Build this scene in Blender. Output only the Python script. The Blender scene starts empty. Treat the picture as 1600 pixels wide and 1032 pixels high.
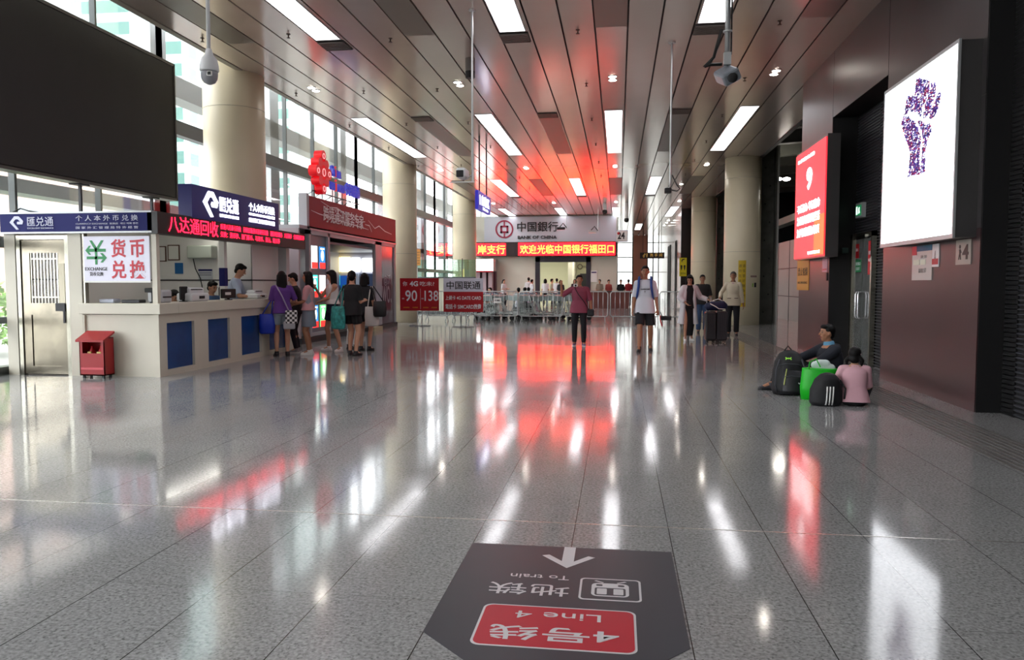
import bpy, math, random
from mathutils import Vector, Matrix
random.seed(7)
S = bpy.context.scene
COL = S.collection

# ------------------------------------------------------------------ camera
F_PX, CAM_H = 1200.0, 1.4
PHI = math.atan(73 / F_PX)
YAW = math.atan(166 * math.cos(PHI) / F_PX)
FW = Vector((-math.sin(YAW) * math.cos(PHI), math.cos(YAW) * math.cos(PHI), -math.sin(PHI)))
RT = Vector((math.cos(YAW), math.sin(YAW), 0))
UP = RT.cross(FW)
CP = Vector((0, 0, CAM_H))
cd = bpy.data.cameras.new('camera')
cd.sensor_width = 36.0
cd.lens = 36.0 * F_PX / 1600.0
cd.clip_end = 400
cam = bpy.data.objects.new('camera', cd)
COL.objects.link(cam)
cam.matrix_world = Matrix(((RT.x, UP.x, -FW.x, 0), (RT.y, UP.y, -FW.y, 0), (RT.z, UP.z, -FW.z, CAM_H), (0, 0, 0, 1)))
S.camera = cam

# ------------------------------------------------------------------ daylight, exposure
S.view_settings.view_transform = 'Standard'
S.view_settings.look = 'None'
S.view_settings.exposure = 0.82
S.view_settings.gamma = 1.0
S.view_settings.use_curve_mapping = False
W = bpy.data.worlds.new('overcast_sky')
S.world = W
W.use_nodes = True
wn = W.node_tree
bg = wn.nodes['Background']
bg.inputs['Color'].default_value = (0.93, 0.965, 1.0, 1)
bg.inputs['Strength'].default_value = 6.0
LAMP = 2.8          # strength of the long ceiling panels
S.cycles.use_denoising = True
S.cycles.max_bounces = 8
S.cycles.diffuse_bounces = 4
S.cycles.glossy_bounces = 4
S.cycles.transparent_max_bounces = 12
S.cycles.sample_clamp_indirect = 6.0
S.cycles.caustics_reflective = False
S.cycles.caustics_refractive = False


# ------------------------------------------------------------------ layout helpers (pixel of the photo -> metres in the hall)
def _ray(px, py):
    return FW * F_PX + RT * (px - 800) - UP * (py - 516)


def AT(px, py, Y):
    d = _ray(px, py)
    return CP + d * (Y / d.y)


def AX(px, py, X):
    d = _ray(px, py)
    return CP + d * (X / d.x)


def GR(px, py, z=0.0):
    d = _ray(px, py)
    return CP + d * ((z - CAM_H) / d.z)


# ------------------------------------------------------------------ materials
MATS = {}


def lin(c):
    c = c / 255.0
    return c / 12.92 if c <= 0.04045 else ((c + 0.055) / 1.055) ** 2.4


def rgb(h):
    return (lin(int(h[0:2], 16)), lin(int(h[2:4], 16)), lin(int(h[4:6], 16)), 1)


def mat(name, col, rough=0.6, metal=0.0, emit=0.0, ecol=None, noise=0.0, nscale=8.0, bump=0.0, bscale=60.0, spec=0.5, coat=0.0):
    if name in MATS:
        return MATS[name]
    m = bpy.data.materials.new(name)
    m.use_nodes = True
    nt = m.node_tree
    b = nt.nodes['Principled BSDF']
    c = rgb(col) if isinstance(col, str) else col
    b.inputs['Base Color'].default_value = c
    b.inputs['Roughness'].default_value = rough
    b.inputs['Metallic'].default_value = metal
    b.inputs['Specular IOR Level'].default_value = spec
    b.inputs['Coat Weight'].default_value = coat
    b.inputs['Coat Roughness'].default_value = 0.08
    tc = nt.nodes.new('ShaderNodeTexCoord')
    if noise:
        n = nt.nodes.new('ShaderNodeTexNoise')
        n.inputs['Scale'].default_value = nscale
        n.inputs['Detail'].default_value = 5
        nt.links.new(tc.outputs['Object'], n.inputs['Vector'])
        r = nt.nodes.new('ShaderNodeValToRGB')
        r.color_ramp.elements[0].position = 0.3
        r.color_ramp.elements[1].position = 0.7
        r.color_ramp.elements[0].color = tuple(x * (1 - noise) for x in c[:3]) + (1,)
        r.color_ramp.elements[1].color = tuple(min(1, x * (1 + noise)) for x in c[:3]) + (1,)
        nt.links.new(n.outputs['Fac'], r.inputs['Fac'])
        nt.links.new(r.outputs['Color'], b.inputs['Base Color'])
    if bump:
        n = nt.nodes.new('ShaderNodeTexNoise')
        n.inputs['Scale'].default_value = bscale
        nt.links.new(tc.outputs['Object'], n.inputs['Vector'])
        bp = nt.nodes.new('ShaderNodeBump')
        bp.inputs['Strength'].default_value = bump
        bp.inputs['Distance'].default_value = 0.01
        nt.links.new(n.outputs['Fac'], bp.inputs['Height'])
        nt.links.new(bp.outputs['Normal'], b.inputs['Normal'])
    if emit:
        b.inputs['Emission Color'].default_value = rgb(ecol) if ecol else c
        b.inputs['Emission Strength'].default_value = emit
    MATS[name] = m
    return m


def glass_mat(name, tint='F2FAF6', refl=0.10, rough=0.0, haze=0.0):
    """thin architectural pane: mostly clear, a Fresnel mirror on top"""
    if name in MATS:
        return MATS[name]
    m = bpy.data.materials.new(name)
    m.use_nodes = True
    nt = m.node_tree
    nt.nodes.remove(nt.nodes['Principled BSDF'])
    out = nt.nodes['Material Output']
    t = nt.nodes.new('ShaderNodeBsdfTransparent')
    t.inputs['Color'].default_value = rgb(tint)
    g = nt.nodes.new('ShaderNodeBsdfGlossy')
    g.inputs['Roughness'].default_value = rough
    g.inputs['Color'].default_value = (1, 1, 1, 1)
    lw = nt.nodes.new('ShaderNodeLayerWeight')
    lw.inputs['Blend'].default_value = 0.5
    pw = nt.nodes.new('ShaderNodeMath'); pw.operation = 'POWER'; pw.inputs[1].default_value = 4.0
    nt.links.new(lw.outputs['Facing'], pw.inputs[0])
    ma = nt.nodes.new('ShaderNodeMath'); ma.operation = 'MULTIPLY_ADD'; ma.inputs[1].default_value = 0.8; ma.inputs[2].default_value = refl * 0.5
    ma.use_clamp = True
    nt.links.new(pw.outputs[0], ma.inputs[0])
    mx = nt.nodes.new('ShaderNodeMixShader')
    nt.links.new(ma.outputs[0], mx.inputs[0])
    nt.links.new(t.outputs[0], mx.inputs[1])
    nt.links.new(g.outputs[0], mx.inputs[2])
    last = mx
    if haze:
        d = nt.nodes.new('ShaderNodeBsdfDiffuse')
        d.inputs['Color'].default_value = (0.8, 0.85, 0.83, 1)
        m2 = nt.nodes.new('ShaderNodeMixShader')
        m2.inputs[0].default_value = haze
        nt.links.new(mx.outputs[0], m2.inputs[1])
        nt.links.new(d.outputs[0], m2.inputs[2])
        last = m2
    nt.links.new(last.outputs[0], out.inputs['Surface'])
    MATS[name] = m
    return m


# ------------------------------------------------------------------ mesh builder
def root_off(o):
    v = Vector((0, 0, 0))
    while o is not None:
        v += Vector(o.location)
        o = o.parent
    return v


class MB:
    def __init__(self):
        self.v, self.f = [], []

    def add(self, vs, fs):
        n = len(self.v)
        self.v += [tuple(p) for p in vs]
        self.f += [tuple(i + n for i in q) for q in fs]
        return self

    def box(self, x0, x1, y0, y1, z0, z1):
        x0, x1 = sorted((x0, x1)); y0, y1 = sorted((y0, y1)); z0, z1 = sorted((z0, z1))
        return self.add([(x0, y0, z0), (x1, y0, z0), (x1, y1, z0), (x0, y1, z0), (x0, y0, z1), (x1, y0, z1), (x1, y1, z1), (x0, y1, z1)],
                        [(0, 3, 2, 1), (4, 5, 6, 7), (0, 1, 5, 4), (1, 2, 6, 5), (2, 3, 7, 6), (3, 0, 4, 7)])

    def rbox(self, x0, x1, y0, y1, z0, z1, r=0.03):
        """box with chamfered edges"""
        cx, cy, cz = (x0 + x1) / 2, (y0 + y1) / 2, (z0 + z1) / 2
        hx, hy, hz = abs(x1 - x0) / 2, abs(y1 - y0) / 2, abs(z1 - z0) / 2
        rings = []
        for z, k in ((-hz, r), (-hz + r * .35, r * .35), (-hz + r, 0), (hz - r, 0), (hz - r * .35, r * .35), (hz, r)):
            a, b = hx - k, hy - k
            ring = []
            for sx, sy, q in ((1, 1, 0), (-1, 1, 1), (-1, -1, 2), (1, -1, 3)):
                for t in range(4):
                    an = (q + t / 3) * math.pi / 2
                    rr = max(r - k * .6, r * .3)
                    ring.append((cx + sx * (a - rr) + rr * math.cos(an), cy + sy * (b - rr) + rr * math.sin(an), cz + z))
            rings.append(ring)
        return self.rings(rings)

    def rings(self, rings, cap=True):
        n = len(rings[0])
        vs = [p for r in rings for p in r]
        fs = []
        for i in range(len(rings) - 1):
            for j in range(n):
                k = (j + 1) % n
                fs.append((i * n + j, i * n + k, (i + 1) * n + k, (i + 1) * n + j))
        if cap:
            fs.append(tuple(reversed(range(n))))
            fs.append(tuple((len(rings) - 1) * n + j for j in range(n)))
        return self.add(vs, fs)

    def tube(self, pts, r, seg=10, closed=False):
        pts = [Vector(p) for p in pts]
        rs = r if isinstance(r, (list, tuple)) else [r] * len(pts)
        rings = []
        prev = None
        for i, p in enumerate(pts):
            if closed:
                d = pts[(i + 1) % len(pts)] - pts[i - 1]
            else:
                d = pts[min(i + 1, len(pts) - 1)] - pts[max(i - 1, 0)]
            d.normalize()
            if prev is None:
                u = d.orthogonal().normalized()
            else:
                u = (prev - d * prev.dot(d))
                u = u.normalized() if u.length > 1e-6 else d.orthogonal().normalized()
            prev = u
            w = d.cross(u)
            rings.append([p + (u * math.cos(2 * math.pi * j / seg) + w * math.sin(2 * math.pi * j / seg)) * rs[i] for j in range(seg)])
        if closed:
            n = seg
            vs = [p for q in rings for p in q]
            m = len(rings)
            fs = [(i * n + j, i * n + (j + 1) % n, ((i + 1) % m) * n + (j + 1) % n, ((i + 1) % m) * n + j) for i in range(m) for j in range(n)]
            return self.add(vs, fs)
        return self.rings(rings)

    def cyl(self, c, r, z0, z1, seg=32, r2=None):
        r2 = r if r2 is None else r2
        return self.rings([[(c[0] + rr * math.cos(2 * math.pi * j / seg), c[1] + rr * math.sin(2 * math.pi * j / seg), z) for j in range(seg)] for rr, z in ((r, z0), (r2, z1))])

    def lathe(self, c, prof, seg=24):
        return self.rings([[(c[0] + r * math.cos(2 * math.pi * j / seg), c[1] + r * math.sin(2 * math.pi * j / seg), c[2] + z) for j in range(seg)] for r, z in prof])

    def ell(self, c, rad, M=None, seg=14, rg=9):
        c = Vector(c)
        rings = []
        for i in range(rg + 1):
            a = -math.pi / 2 + math.pi * (i + 0.02) / (rg + 0.04)
            ring = []
            for j in range(seg):
                p = Vector((math.cos(a) * math.cos(2 * math.pi * j / seg) * rad[0], math.cos(a) * math.sin(2 * math.pi * j / seg) * rad[1], math.sin(a) * rad[2]))
                ring.append(c + (M @ p if M else p))
            rings.append(ring)
        return self.rings(rings)

    def prism(self, poly, o, u, v, depth):
        """closed outline poly (2d) laid on plane o,u,v and extruded backwards by depth"""
        o, u, v = Vector(o), Vector(u), Vector(v)
        n = u.cross(v).normalized()
        k = len(poly)
        a = [o + u * p[0] + v * p[1] for p in poly]
        b = [p - n * depth for p in a]
        fs = [tuple(range(k)), tuple(reversed(range(k, 2 * k)))]
        fs += [(i, i + k, (i + 1) % k + k, (i + 1) % k) for i in range(k)]
        return self.add(a + b, fs)

    def text(self, s, o, u, v, cx, cy, w, h, depth=0.006, bold=0.0, res=3):
        """lettering fitted to a w x h field centred on (cx, cy) of the plane o,u,v, standing proud of it by depth"""
        c = bpy.data.curves.new('lettering', 'FONT')
        c.body = s
        c.extrude = 0.01
        c.resolution_u = res
        c.offset = bold
        t = bpy.data.objects.new('lettering', c)
        me = bpy.data.meshes.new_from_object(t)
        o, u, v = Vector(o), Vector(u), Vector(v)
        n = u.cross(v).normalized()
        vs = [p.co for p in me.vertices]
        x0, x1 = min(p.x for p in vs), max(p.x for p in vs)
        y0, y1 = min(p.y for p in vs), max(p.y for p in vs)
        sx, sy = w / max(x1 - x0, 1e-6), h / max(y1 - y0, 1e-6)
        pts = [o + u * (cx + (p.x - (x0 + x1) / 2) * sx) + v * (cy + (p.y - (y0 + y1) / 2) * sy) + n * ((p.z + 0.01) / 0.02 * depth) for p in vs]
        self.add(pts, [tuple(q.vertices) for q in me.polygons])
        bpy.data.objects.remove(t)
        bpy.data.meshes.remove(me)
        bpy.data.curves.remove(c)
        return self

    def build(self, name, m, parent=None, smooth=False, local=False, bevel=0.0):
        off = Vector((0, 0, 0)) if (local or parent is None) else root_off(parent)
        me = bpy.data.meshes.new(name)
        me.from_pydata([Vector(p) - off for p in self.v] if off.length else self.v, [], self.f)
        me.materials.append(m)
        if smooth:
            me.shade_smooth()
        me.update()
        o = bpy.data.objects.new(name, me)
        COL.objects.link(o)
        o.parent = parent
        if bevel:
            b = o.modifiers.new('bevel', 'BEVEL')
            b.width = bevel
            b.segments = 2
            b.limit_method = 'ANGLE'
            b.harden_normals = False
        return o


def tag(o, label, cat, group=None, kind=None):
    o['label'] = label
    o['category'] = cat
    if group:
        o['group'] = group
    if kind:
        o['kind'] = kind
    return o


def thing(name, label, cat, loc=(0, 0, 0), rz=0.0, group=None):
    o = bpy.data.objects.new(name, None)
    o.empty_display_size = 0.1
    COL.objects.link(o)
    o.location = loc
    o.rotation_euler = (0, 0, rz)
    return tag(o, label, cat, group)


def struct(o):
    o['kind'] = 'structure'
    return o


def kids(o):
    return [c for c in bpy.data.objects if c.parent == o]


def copy_tree(o, parent=None):
    c = o.copy()
    COL.objects.link(c)
    if parent is not None:
        c.parent = parent
    for ch in KID.get(o.name, []):
        copy_tree(ch, c)
    return c


KID = {}


def remember(o):
    """note the children of a prototype once, so copies need no search"""
    KID[o.name] = list(o.children)
    for ch in o.children:
        remember(ch)
    return o


def flat(x):
    return Vector(x)


XP, YP, ZP = Vector((1, 0, 0)), Vector((0, 1, 0)), Vector((0, 0, 1))

# ------------------------------------------------------------------ common materials
M_cream = mat('cream_column_paint', 'DDD0B2', 0.42, noise=0.03, nscale=1.5)
M_booth = mat('booth_beige_laminate', 'D2CCBC', 0.4, noise=0.03, nscale=2)
M_white = mat('white_paint', 'E8E8E4', 0.5)
M_offwhite = mat('off_white_wall', 'DEDBD2', 0.6, noise=0.02, nscale=2)
M_black = mat('matt_black', '0B0B0D', 0.6)
M_dkgrey = mat('dark_grey_metal', '2B2B2E', 0.45, 0.3)
M_steel = mat('brushed_steel', 'A9A698', 0.26, 0.95, noise=0.12, nscale=3)
M_chrome = mat('chrome', 'D8D8DA', 0.12, 1.0)
M_galv = mat('galvanised_tube', 'C2C4C4', 0.3, 0.75)
M_mull = mat('mullion_grey', '4C4F50', 0.45, 0.4)
M_alu = mat('pale_aluminium', 'B9BCBE', 0.4, 0.4)
M_navy = mat('navy_sign_blue', '1C1F60', 0.6, spec=0.2)
M_red = mat('sign_red', 'B0121F', 0.4)
M_letter_w = mat('white_letter', 'EFEFF2', 0.5)
M_letter_k = mat('black_letter', '121216', 0.5)
M_plaswhite = mat('white_plastic', 'DCDDDF', 0.35)
M_cable = mat('black_cable', '0C0C0C', 0.5)
M_glass = glass_mat('clear_pane', 'FAFAFA', 0.12)
M_glass_g = glass_mat('greenish_pane', 'D8EEE2', 0.2)
M_lamp = mat('lamp_diffuser', 'FFFFFF', 0.4, emit=LAMP, ecol='FDFBFF')
M_down = mat('downlight_lens', 'FFFFFF', 0.3, emit=30.0, ecol='FFF6EA')


def floor_mat():
    m = bpy.data.materials.new('polished_granite_tiles')
    m.use_nodes = True
    nt = m.node_tree
    L = nt.links.new
    b = nt.nodes['Principled BSDF']
    tc = nt.nodes.new('ShaderNodeTexCoord')

    def noise(scale, detail=2.0):
        n = nt.nodes.new('ShaderNodeTexNoise')
        n.inputs['Scale'].default_value = scale
        n.inputs['Detail'].default_value = detail
        L(tc.outputs['Object'], n.inputs['Vector'])
        return n

    def ramp(fac, *st):
        r = nt.nodes.new('ShaderNodeValToRGB')
        r.color_ramp.elements[0].position, r.color_ramp.elements[0].color = st[0][0], (st[0][1],) * 3 + (1,)
        r.color_ramp.elements[1].position, r.color_ramp.elements[1].color = st[1][0], (st[1][1],) * 3 + (1,)
        for p, c in st[2:]:
            e = r.color_ramp.elements.new(p)
            e.color = (c,) * 3 + (1,)
        L(fac, r.inputs['Fac'])
        return r.outputs['Color']

    def mul(a, c, f=1.0):
        x = nt.nodes.new('ShaderNodeMix')
        x.data_type = 'RGBA'
        x.blend_type = 'MULTIPLY'
        x.inputs[0].default_value = f
        L(a, x.inputs[6])
        L(c, x.inputs[7])
        return x.outputs[2]
    base = ramp(noise(60, 5).outputs['Fac'], (0.34, 0.25), (0.68, 0.46))
    vo = nt.nodes.new('ShaderNodeTexVoronoi')
    vo.inputs['Scale'].default_value = 120
    L(tc.outputs['Object'], vo.inputs['Vector'])
    sep = nt.nodes.new('ShaderNodeSeparateColor')
    L(vo.outputs['Color'], sep.inputs[0])
    sp = ramp(sep.outputs[0], (0.05, 0.5), (0.12, 1.0))
    col = mul(base, sp, 0.8)
    col = mul(col, ramp(noise(1.3, 3).outputs['Fac'], (0.3, 0.88), (0.7, 1.0)))
    # joints: along the hall every 0.53 m, across it every 1.16 m
    xyz = nt.nodes.new('ShaderNodeSeparateXYZ')
    L(tc.outputs['Object'], xyz.inputs[0])

    def line(sock, off, period, half):
        a = nt.nodes.new('ShaderNodeMath'); a.operation = 'ADD'; a.inputs[1].default_value = off
        L(sock, a.inputs[0])
        p = nt.nodes.new('ShaderNodeMath'); p.operation = 'PINGPONG'; p.inputs[1].default_value = period / 2
        L(a.outputs[0], p.inputs[0])
        c = nt.nodes.new('ShaderNodeMath'); c.operation = 'LESS_THAN'; c.inputs[1].default_value = half
        L(p.outputs[0], c.inputs[0])
        return c.outputs[0]
    jx = line(xyz.outputs[0], 0.235, 0.53, 0.0024)
    jy = line(xyz.outputs[1], 0.27, 1.17, 0.0011)
    mx = nt.nodes.new('ShaderNodeMath'); mx.operation = 'MAXIMUM'
    L(jx, mx.inputs[0]); L(jy, mx.inputs[1])
    fin = nt.nodes.new('ShaderNodeMix')
    fin.data_type = 'RGBA'
    L(mx.outputs[0], fin.inputs[0])
    L(col, fin.inputs[6])
    fin.inputs[7].default_value = (0.035, 0.035, 0.035, 1)
    L(fin.outputs[2], b.inputs['Base Color'])
    rr = ramp(noise(2.2, 4).outputs['Fac'], (0.3, 0.07), (0.75, 0.12))
    L(rr, b.inputs['Roughness'])
    b.inputs['Specular IOR Level'].default_value = 0.5
    bp = nt.nodes.new('ShaderNodeBump')
    bp.inputs['Strength'].default_value = 0.02
    bp.inputs['Distance'].default_value = 0.01
    L(noise(5, 2).outputs['Fac'], bp.inputs['Height'])
    L(bp.outputs['Normal'], b.inputs['Normal'])
    return m


# ================================================================== THE HALL
YB, YF = -8.0, 69.0        # back and far end of the hall
CZ = 5.6                   # ceiling height
struct(MB().box(-9.6, 12, YB, YF + 3, -0.25, 0).build('floor', floor_mat()))

# ceiling planks with dark gaps between them
M_plank = mat('ceiling_plank_metal', 'D0C3B8', 0.165, 0.42, noise=0.04, nscale=0.6, spec=0.6)
pk = MB()
SEAM0, PW = 0.12, 0.535
g = 0.015
for i in range(-14, 7):
    x0 = SEAM0 + PW * i
    pk.box(x0 + g, x0 + PW - g, YB, YF, CZ, CZ + 0.03)
pk.box(SEAM0 + PW * 7 + g, 4.63, 17.2, YF, CZ, CZ + 0.03)
ceiling = struct(pk.build('ceiling', M_plank))
struct(MB().box(SEAM0 - PW * 14, 4.63, YB, YF, CZ + 0.05, CZ + 0.4).build('trim_1', M_black))
# fascia and upper soffit over the window strip
struct(MB().box(-7.50, -7.38, YB, YF, CZ - 0.01, 7.7).build('trim_2', mat('soffit_grey', 'A29C90', 0.5)))
struct(MB().box(-9.8, -7.38, YB, YF, 7.7, 7.9).build('trim_3', M_white))
struct(MB().box(4.63, 4.75, 17.2, 44.5, CZ - 0.02, 7.2).build('trim_4', M_black))

# darker return-air panels in line with the lamps, vents at the lamp ends
M_dpanel = mat('dark_ceiling_panel', '7D766E', 0.4, 0.3)
rows = [(-5.0, 0.8), (6.95, 12.95), (19.1, 25.2), (31.1, 37.1), (43.2, 49.2), (55.3, 61.3)]
XA = [-4.99, -1.78, 1.45]
XB = [-6.56, -3.36, -0.15, 3.06]
rown = ['behind the camera', 'in the nearest row', 'in the second row', 'in the third row', 'in the fourth row', 'in the farthest row']
coln = {-6.56: 'over the left booths', -4.99: 'on the left side', -3.36: 'left of centre', -1.78: 'just left of the middle',
        -0.15: 'over the middle of the hall', 1.45: 'right of the middle', 3.06: 'beside the right columns'}


def ceil_light(x, y0, y1, ri):
    t = thing('ceiling_light', 'long white ceiling light panel %s, %s' % (rown[ri], coln[x]), 'ceiling light', (x, (y0 + y1) / 2, CZ), group='long ceiling lights')
    fr = MB()
    for a, b in ((x - .225, x - .21), (x + .21, x + .225)):
        fr.box(a, b, y0 - .015, y1 + .015, CZ - .012, CZ)
    for a, b in ((y0 - .015, y0), (y1, y1 + .015)):
        fr.box(x - .21, x + .21, a, b, CZ - .012, CZ)
    fr.build('frame', M_alu, t)
    MB().box(x - .21, x + .21, y0, y1, CZ - .008, CZ).build('diffuser', M_lamp, t)


def ceil_panel(x, y0, y1, ri):
    if x > 3.8:
        return
    tag(MB().box(x - .255, x + .255, y0, y1, CZ - .006, CZ).build('ceiling_vent_panel', M_dpanel),
        'darker grey air panel in the plank ceiling %s, %s' % (rown[ri], coln[x]), 'vent panel', 'dark air panels in the ceiling')


for ri, (y0, y1) in enumerate(rows):
    odd = ri % 2 == 1
    for x in (XA if odd else XB):
        if ri == 4 and x == -0.15 or ri != 5:
            if not (ri == 4 and x in (-6.56, -3.36) and False):
                ceil_light(x, y0, y1 if not (ri == 4 and x < -0.2) else 47.7, ri)
        elif x == 1.45:
            ceil_light(x, y0, y1, ri)
    if 1 <= ri <= 3:
        for x in (XB if odd else XA):
            ceil_panel(x, y0, y1, ri)
M_vent = mat('vent_black', '1A1817', 0.5, 0.3)
for ri, y in ((1, 13.02), (2, 19.15), (3, 37.2)):
    for x in XA:
        t = thing('ceiling_grille', 'small black air grille past the %s, %s' % (['', 'nearest lamps', 'nearest twin downlights', 'third row lamps'][ri], coln[x]),
                  'air grille', (x, y, CZ), group='small ceiling grilles')
        sl = MB()
        for k in range(7):
            sl.box(x - .24, x + .24, y + .05 + k * .07, y + .075 + k * .07, CZ - .03, CZ - .004)
        sl.build('slats', mat('vent_slat', '6E6862', 0.4, 0.3), t)
        MB().box(x - .25, x + .25, y, y + .52, CZ - .0075, CZ - .001).build('backing', M_vent, t)

# twin downlights
for ri, y in enumerate((4.0, 16.15, 28.1, 40.3)):
    for x in XB:
        if ri == 3 and x < -1:
            pass
        t = thing('downlight', 'bright twin ceiling downlight %s, %s' % (['behind the first lamps', 'in the nearest row', 'in the middle row', 'in the far row'][ri], coln[x]), 'downlight', (x, y, CZ), group='round ceiling downlights')
        for s in (-.13, .13):
            MB().lathe((x, y + s, CZ), [(.085, -.012), (.1, -.006), (.1, .0)], 20).build('rim', M_alu, t, smooth=False)
            MB().lathe((x, y + s, CZ), [(.072, -.016), (.078, -.010)], 20).build('lens', M_down, t)
for x, y in ((2.61, 33.5), (3.28, 52.5), (3.28, 54.5), (3.28, 57)):
    t = thing('downlight', 'single small round downlight at %s' % {33.5: 'the right of the third lamp row', 52.5: 'the start of the far corridor', 54.5: 'the middle of the far corridor', 57: 'the end of the far corridor'}[y], 'downlight', (x, y, CZ))
    MB().lathe((x, y, CZ), [(.085, -.012), (.1, -.006), (.1, .0)], 20).build('rim', M_alu, t)
    MB().lathe((x, y, CZ), [(.072, -.016), (.078, -.010)], 20).build('lens', M_down, t)

# sprinkler heads
M_spr = mat('sprinkler_bronze', '4A3A30', 0.4, 0.6)
sp0 = None
spots = [(x, y) for x in (-3.91, -0.7, 2.53) for y in (9.6, 13.05, 16.5, 19.95, 23.5, 27.0, 30.5, 34.0)] + [(x, y) for x in (-7.1, -5.55) for y in (12.6, 16.47, 19.9, 23.4, 27.0)]
ORD = ['first', 'second', 'third', 'fourth', 'fifth', 'sixth', 'seventh', 'eighth', 'ninth']
LINE = {-3.91: 'left of centre', -0.7: 'over the middle', 2.53: 'right of the middle', -7.1: 'next to the windows', -5.55: 'over the booths'}
cnt = {}
for x, y in spots:
    if sp0 is None:
        sp0 = tag(MB().lathe((0, 0, 0), [(.035, 0), (.035, -.008), (.012, -.01), (.010, -.055), (.03, -.058), (.032, -.066), (.004, -.068)], 12).build('sprinkler_head', M_spr),
                  'small bronze sprinkler head under the plank ceiling', 'sprinkler', 'sprinkler heads on the ceiling')
        o = sp0
    else:
        o = sp0.copy()
        COL.objects.link(o)
    o.location = (x, y, CZ)
    o['label'] = 'small bronze sprinkler head, %s from the viewer in the line %s' % (ORD[cnt.get(x, 0)], LINE[x])
    cnt[x] = cnt.get(x, 0) + 1

# expansion joint strip across the floor, tactile paving along the right wall
struct(MB().box(-9.5, 3.84, 4.405, 4.417, 0, 0.0012).build('trim_5', mat('joint_brass_strip', 'C9C6C0', 0.25, 0.8)))
tp = MB()
for k in range(9):
    x = 2.98 + k * 0.062
    tp.box(x, x + 0.026, YB, 44, 0, 0.003)
struct(tp.build('trim_6', mat('worn_grooved_paving', '57534E', 0.6, noise=0.35, nscale=9)))

# ------------------------------------------------------------------ left curtain wall: one window per bay
M_frame_w = mat('curtain_frame', '5A5D5C', 0.4, 0.5)
bays = [(-8, 2.9), (2.9, 15.0), (15.0, 27.0), (27.0, 39.0), (39.0, 48.0)]
for n, (y0, y1) in enumerate(bays):
    fr = MB()
    k = max(1, round((y1 - y0) / 2.0))
    for i in range(k + 1):
        y = y0 + (y1 - y0) * i / k
        fr.box(-9.47, -9.36, y - .025, y + .025, 0, 7.7)
    fr.box(-9.5, -9.3, y0, y1, 4.56, 4.86)
    fr.box(-9.48, -9.36, y0, y1, 1.95, 2.12)
    fr.box(-9.48, -9.36, y0, y1, 0.78, 0.88)
    fr.box(-9.5, -9.3, y0, y1, 0, 0.12)
    w = struct(fr.build('window_%d' % (n + 1), M_frame_w))
    MB().box(-9.43, -9.415, y0, y1, 0.1, 7.7).build('pane', M_glass, w)

# outer steel frame of the double facade
of = MB()
for y in range(4, 60, 6):
    of.box(-11.0, -10.5, y + 0.4, y + 1.0, 0, 12)
of.box(-11.0, -10.5, -8, 60, 5.85, 6.35)
of.box(-11.0, -10.5, -8, 60, 8.9, 9.3)
of.box(-11.0, -10.5, -8, 60, 3.0, 3.25)
struct(of.build('trim_7', mat('outer_frame_grey', '9FA3A4', 0.5, 0.2)))

# ------------------------------------------------------------------ round columns
cn = {(-7.8, 15.0): 'round cream column behind the currency booth', (-7.8, 27.0): 'round cream column behind the phone shop',
      (-7.85, 39.0): 'round cream column on the left before the bank', (4.15, 27.0): 'round cream column with a yellow notice on the right',
      (4.15, 39.0): 'round cream column farther back on the right', (-7.8, 2.9): 'round cream column beside the camera'}
M_seamg = mat('column_joint_grey', '9A937F', 0.6)
for (x, y), lb in cn.items():
    t = thing('round_column', lb, 'column', (x, y, 0), group='round cream columns')
    top = 7.7 if x < 0 else CZ
    MB().cyl((x, y), 0.6, 0, top, 64).build('shaft', M_cream, t, smooth=False).data.shade_smooth()
    sm = MB()
    for z in (2.45, 4.9):
        sm.cyl((x, y), 0.603, z, z + 0.008, 64)
    sm.build('joint_line', M_seamg, t)

# steel posts by the right columns
M_post = mat('weathered_post_steel', '55564F', 0.55, 0.3, noise=0.3, nscale=3)
for y, lb in ((27.6, 'riveted grey steel post right of the nearer right column'), (39.6, 'riveted grey steel post between the two right columns')):
    p = MB()
    p.box(4.85, 5.30, y - .02, y + .02, 0, CZ + 1.4)
    p.box(4.82, 4.87, y - .25, y + .25, 0, CZ + 1.4)
    p.box(5.28, 5.33, y - .25, y + .25, 0, CZ + 1.4)
    t = thing('steel_post', lb, 'steel post', (5.05, y, 0))
    p.build('beam', M_post, t)
    rv = MB()
    for k in range(9):
        rv.ell((4.98 + .16 * (k % 2), y - .025, 0.4 + k * .62), (.03, .012, .03))
    rv.build('rivet', M_black, t)
struct(MB().box(5.36, 5.43, 27.5, 27.7, 0, CZ + .6).build('trim_8', M_white))

# ------------------------------------------------------------------ right wall
M_maroon = mat('maroon_stone_panel', '3E2C2E', 0.32, noise=0.12, nscale=0.9, spec=0.22)
M_char = mat('charcoal_wall_panel', '3A3738', 0.34, noise=0.22, nscale=0.8, spec=0.3)
M_louv = mat('black_louver_metal', '505056', 0.4, 0.4)


def wall_block(name, x0, x1, y0, y1, z0=0, z1=CZ, split=2.0):
    w = struct(MB().box(x0 + .01, x1, y0, y1, z0, z1).build(name, M_black))
    pn = MB()
    if z0 < split:
        pn.box(x0, x0 + .012, y0 + .012, y1 - .004, z0, split - 0.006)
        pn.build('stone_panel', M_maroon, w)
    pn = MB()
    lo = max(z0, split)
    for a, b in ((lo, 3.4), (3.406, z1)) if lo < 3.4 else ((lo, z1),):
        pn.box(x0, x0 + .012, y0 + .012, y1 - .004, a, b)
    pn.build('upper_panel', M_char, w)
    return w


wall_block('wall_right', 3.84, 4.7, 8.87, 11.93)
wall_block('wall_right_header', 3.84, 4.7, 11.93, 14.83, 4.41)
wall_block('wall_right_pier', 3.84, 4.7, 14.83, 17.2)


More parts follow.
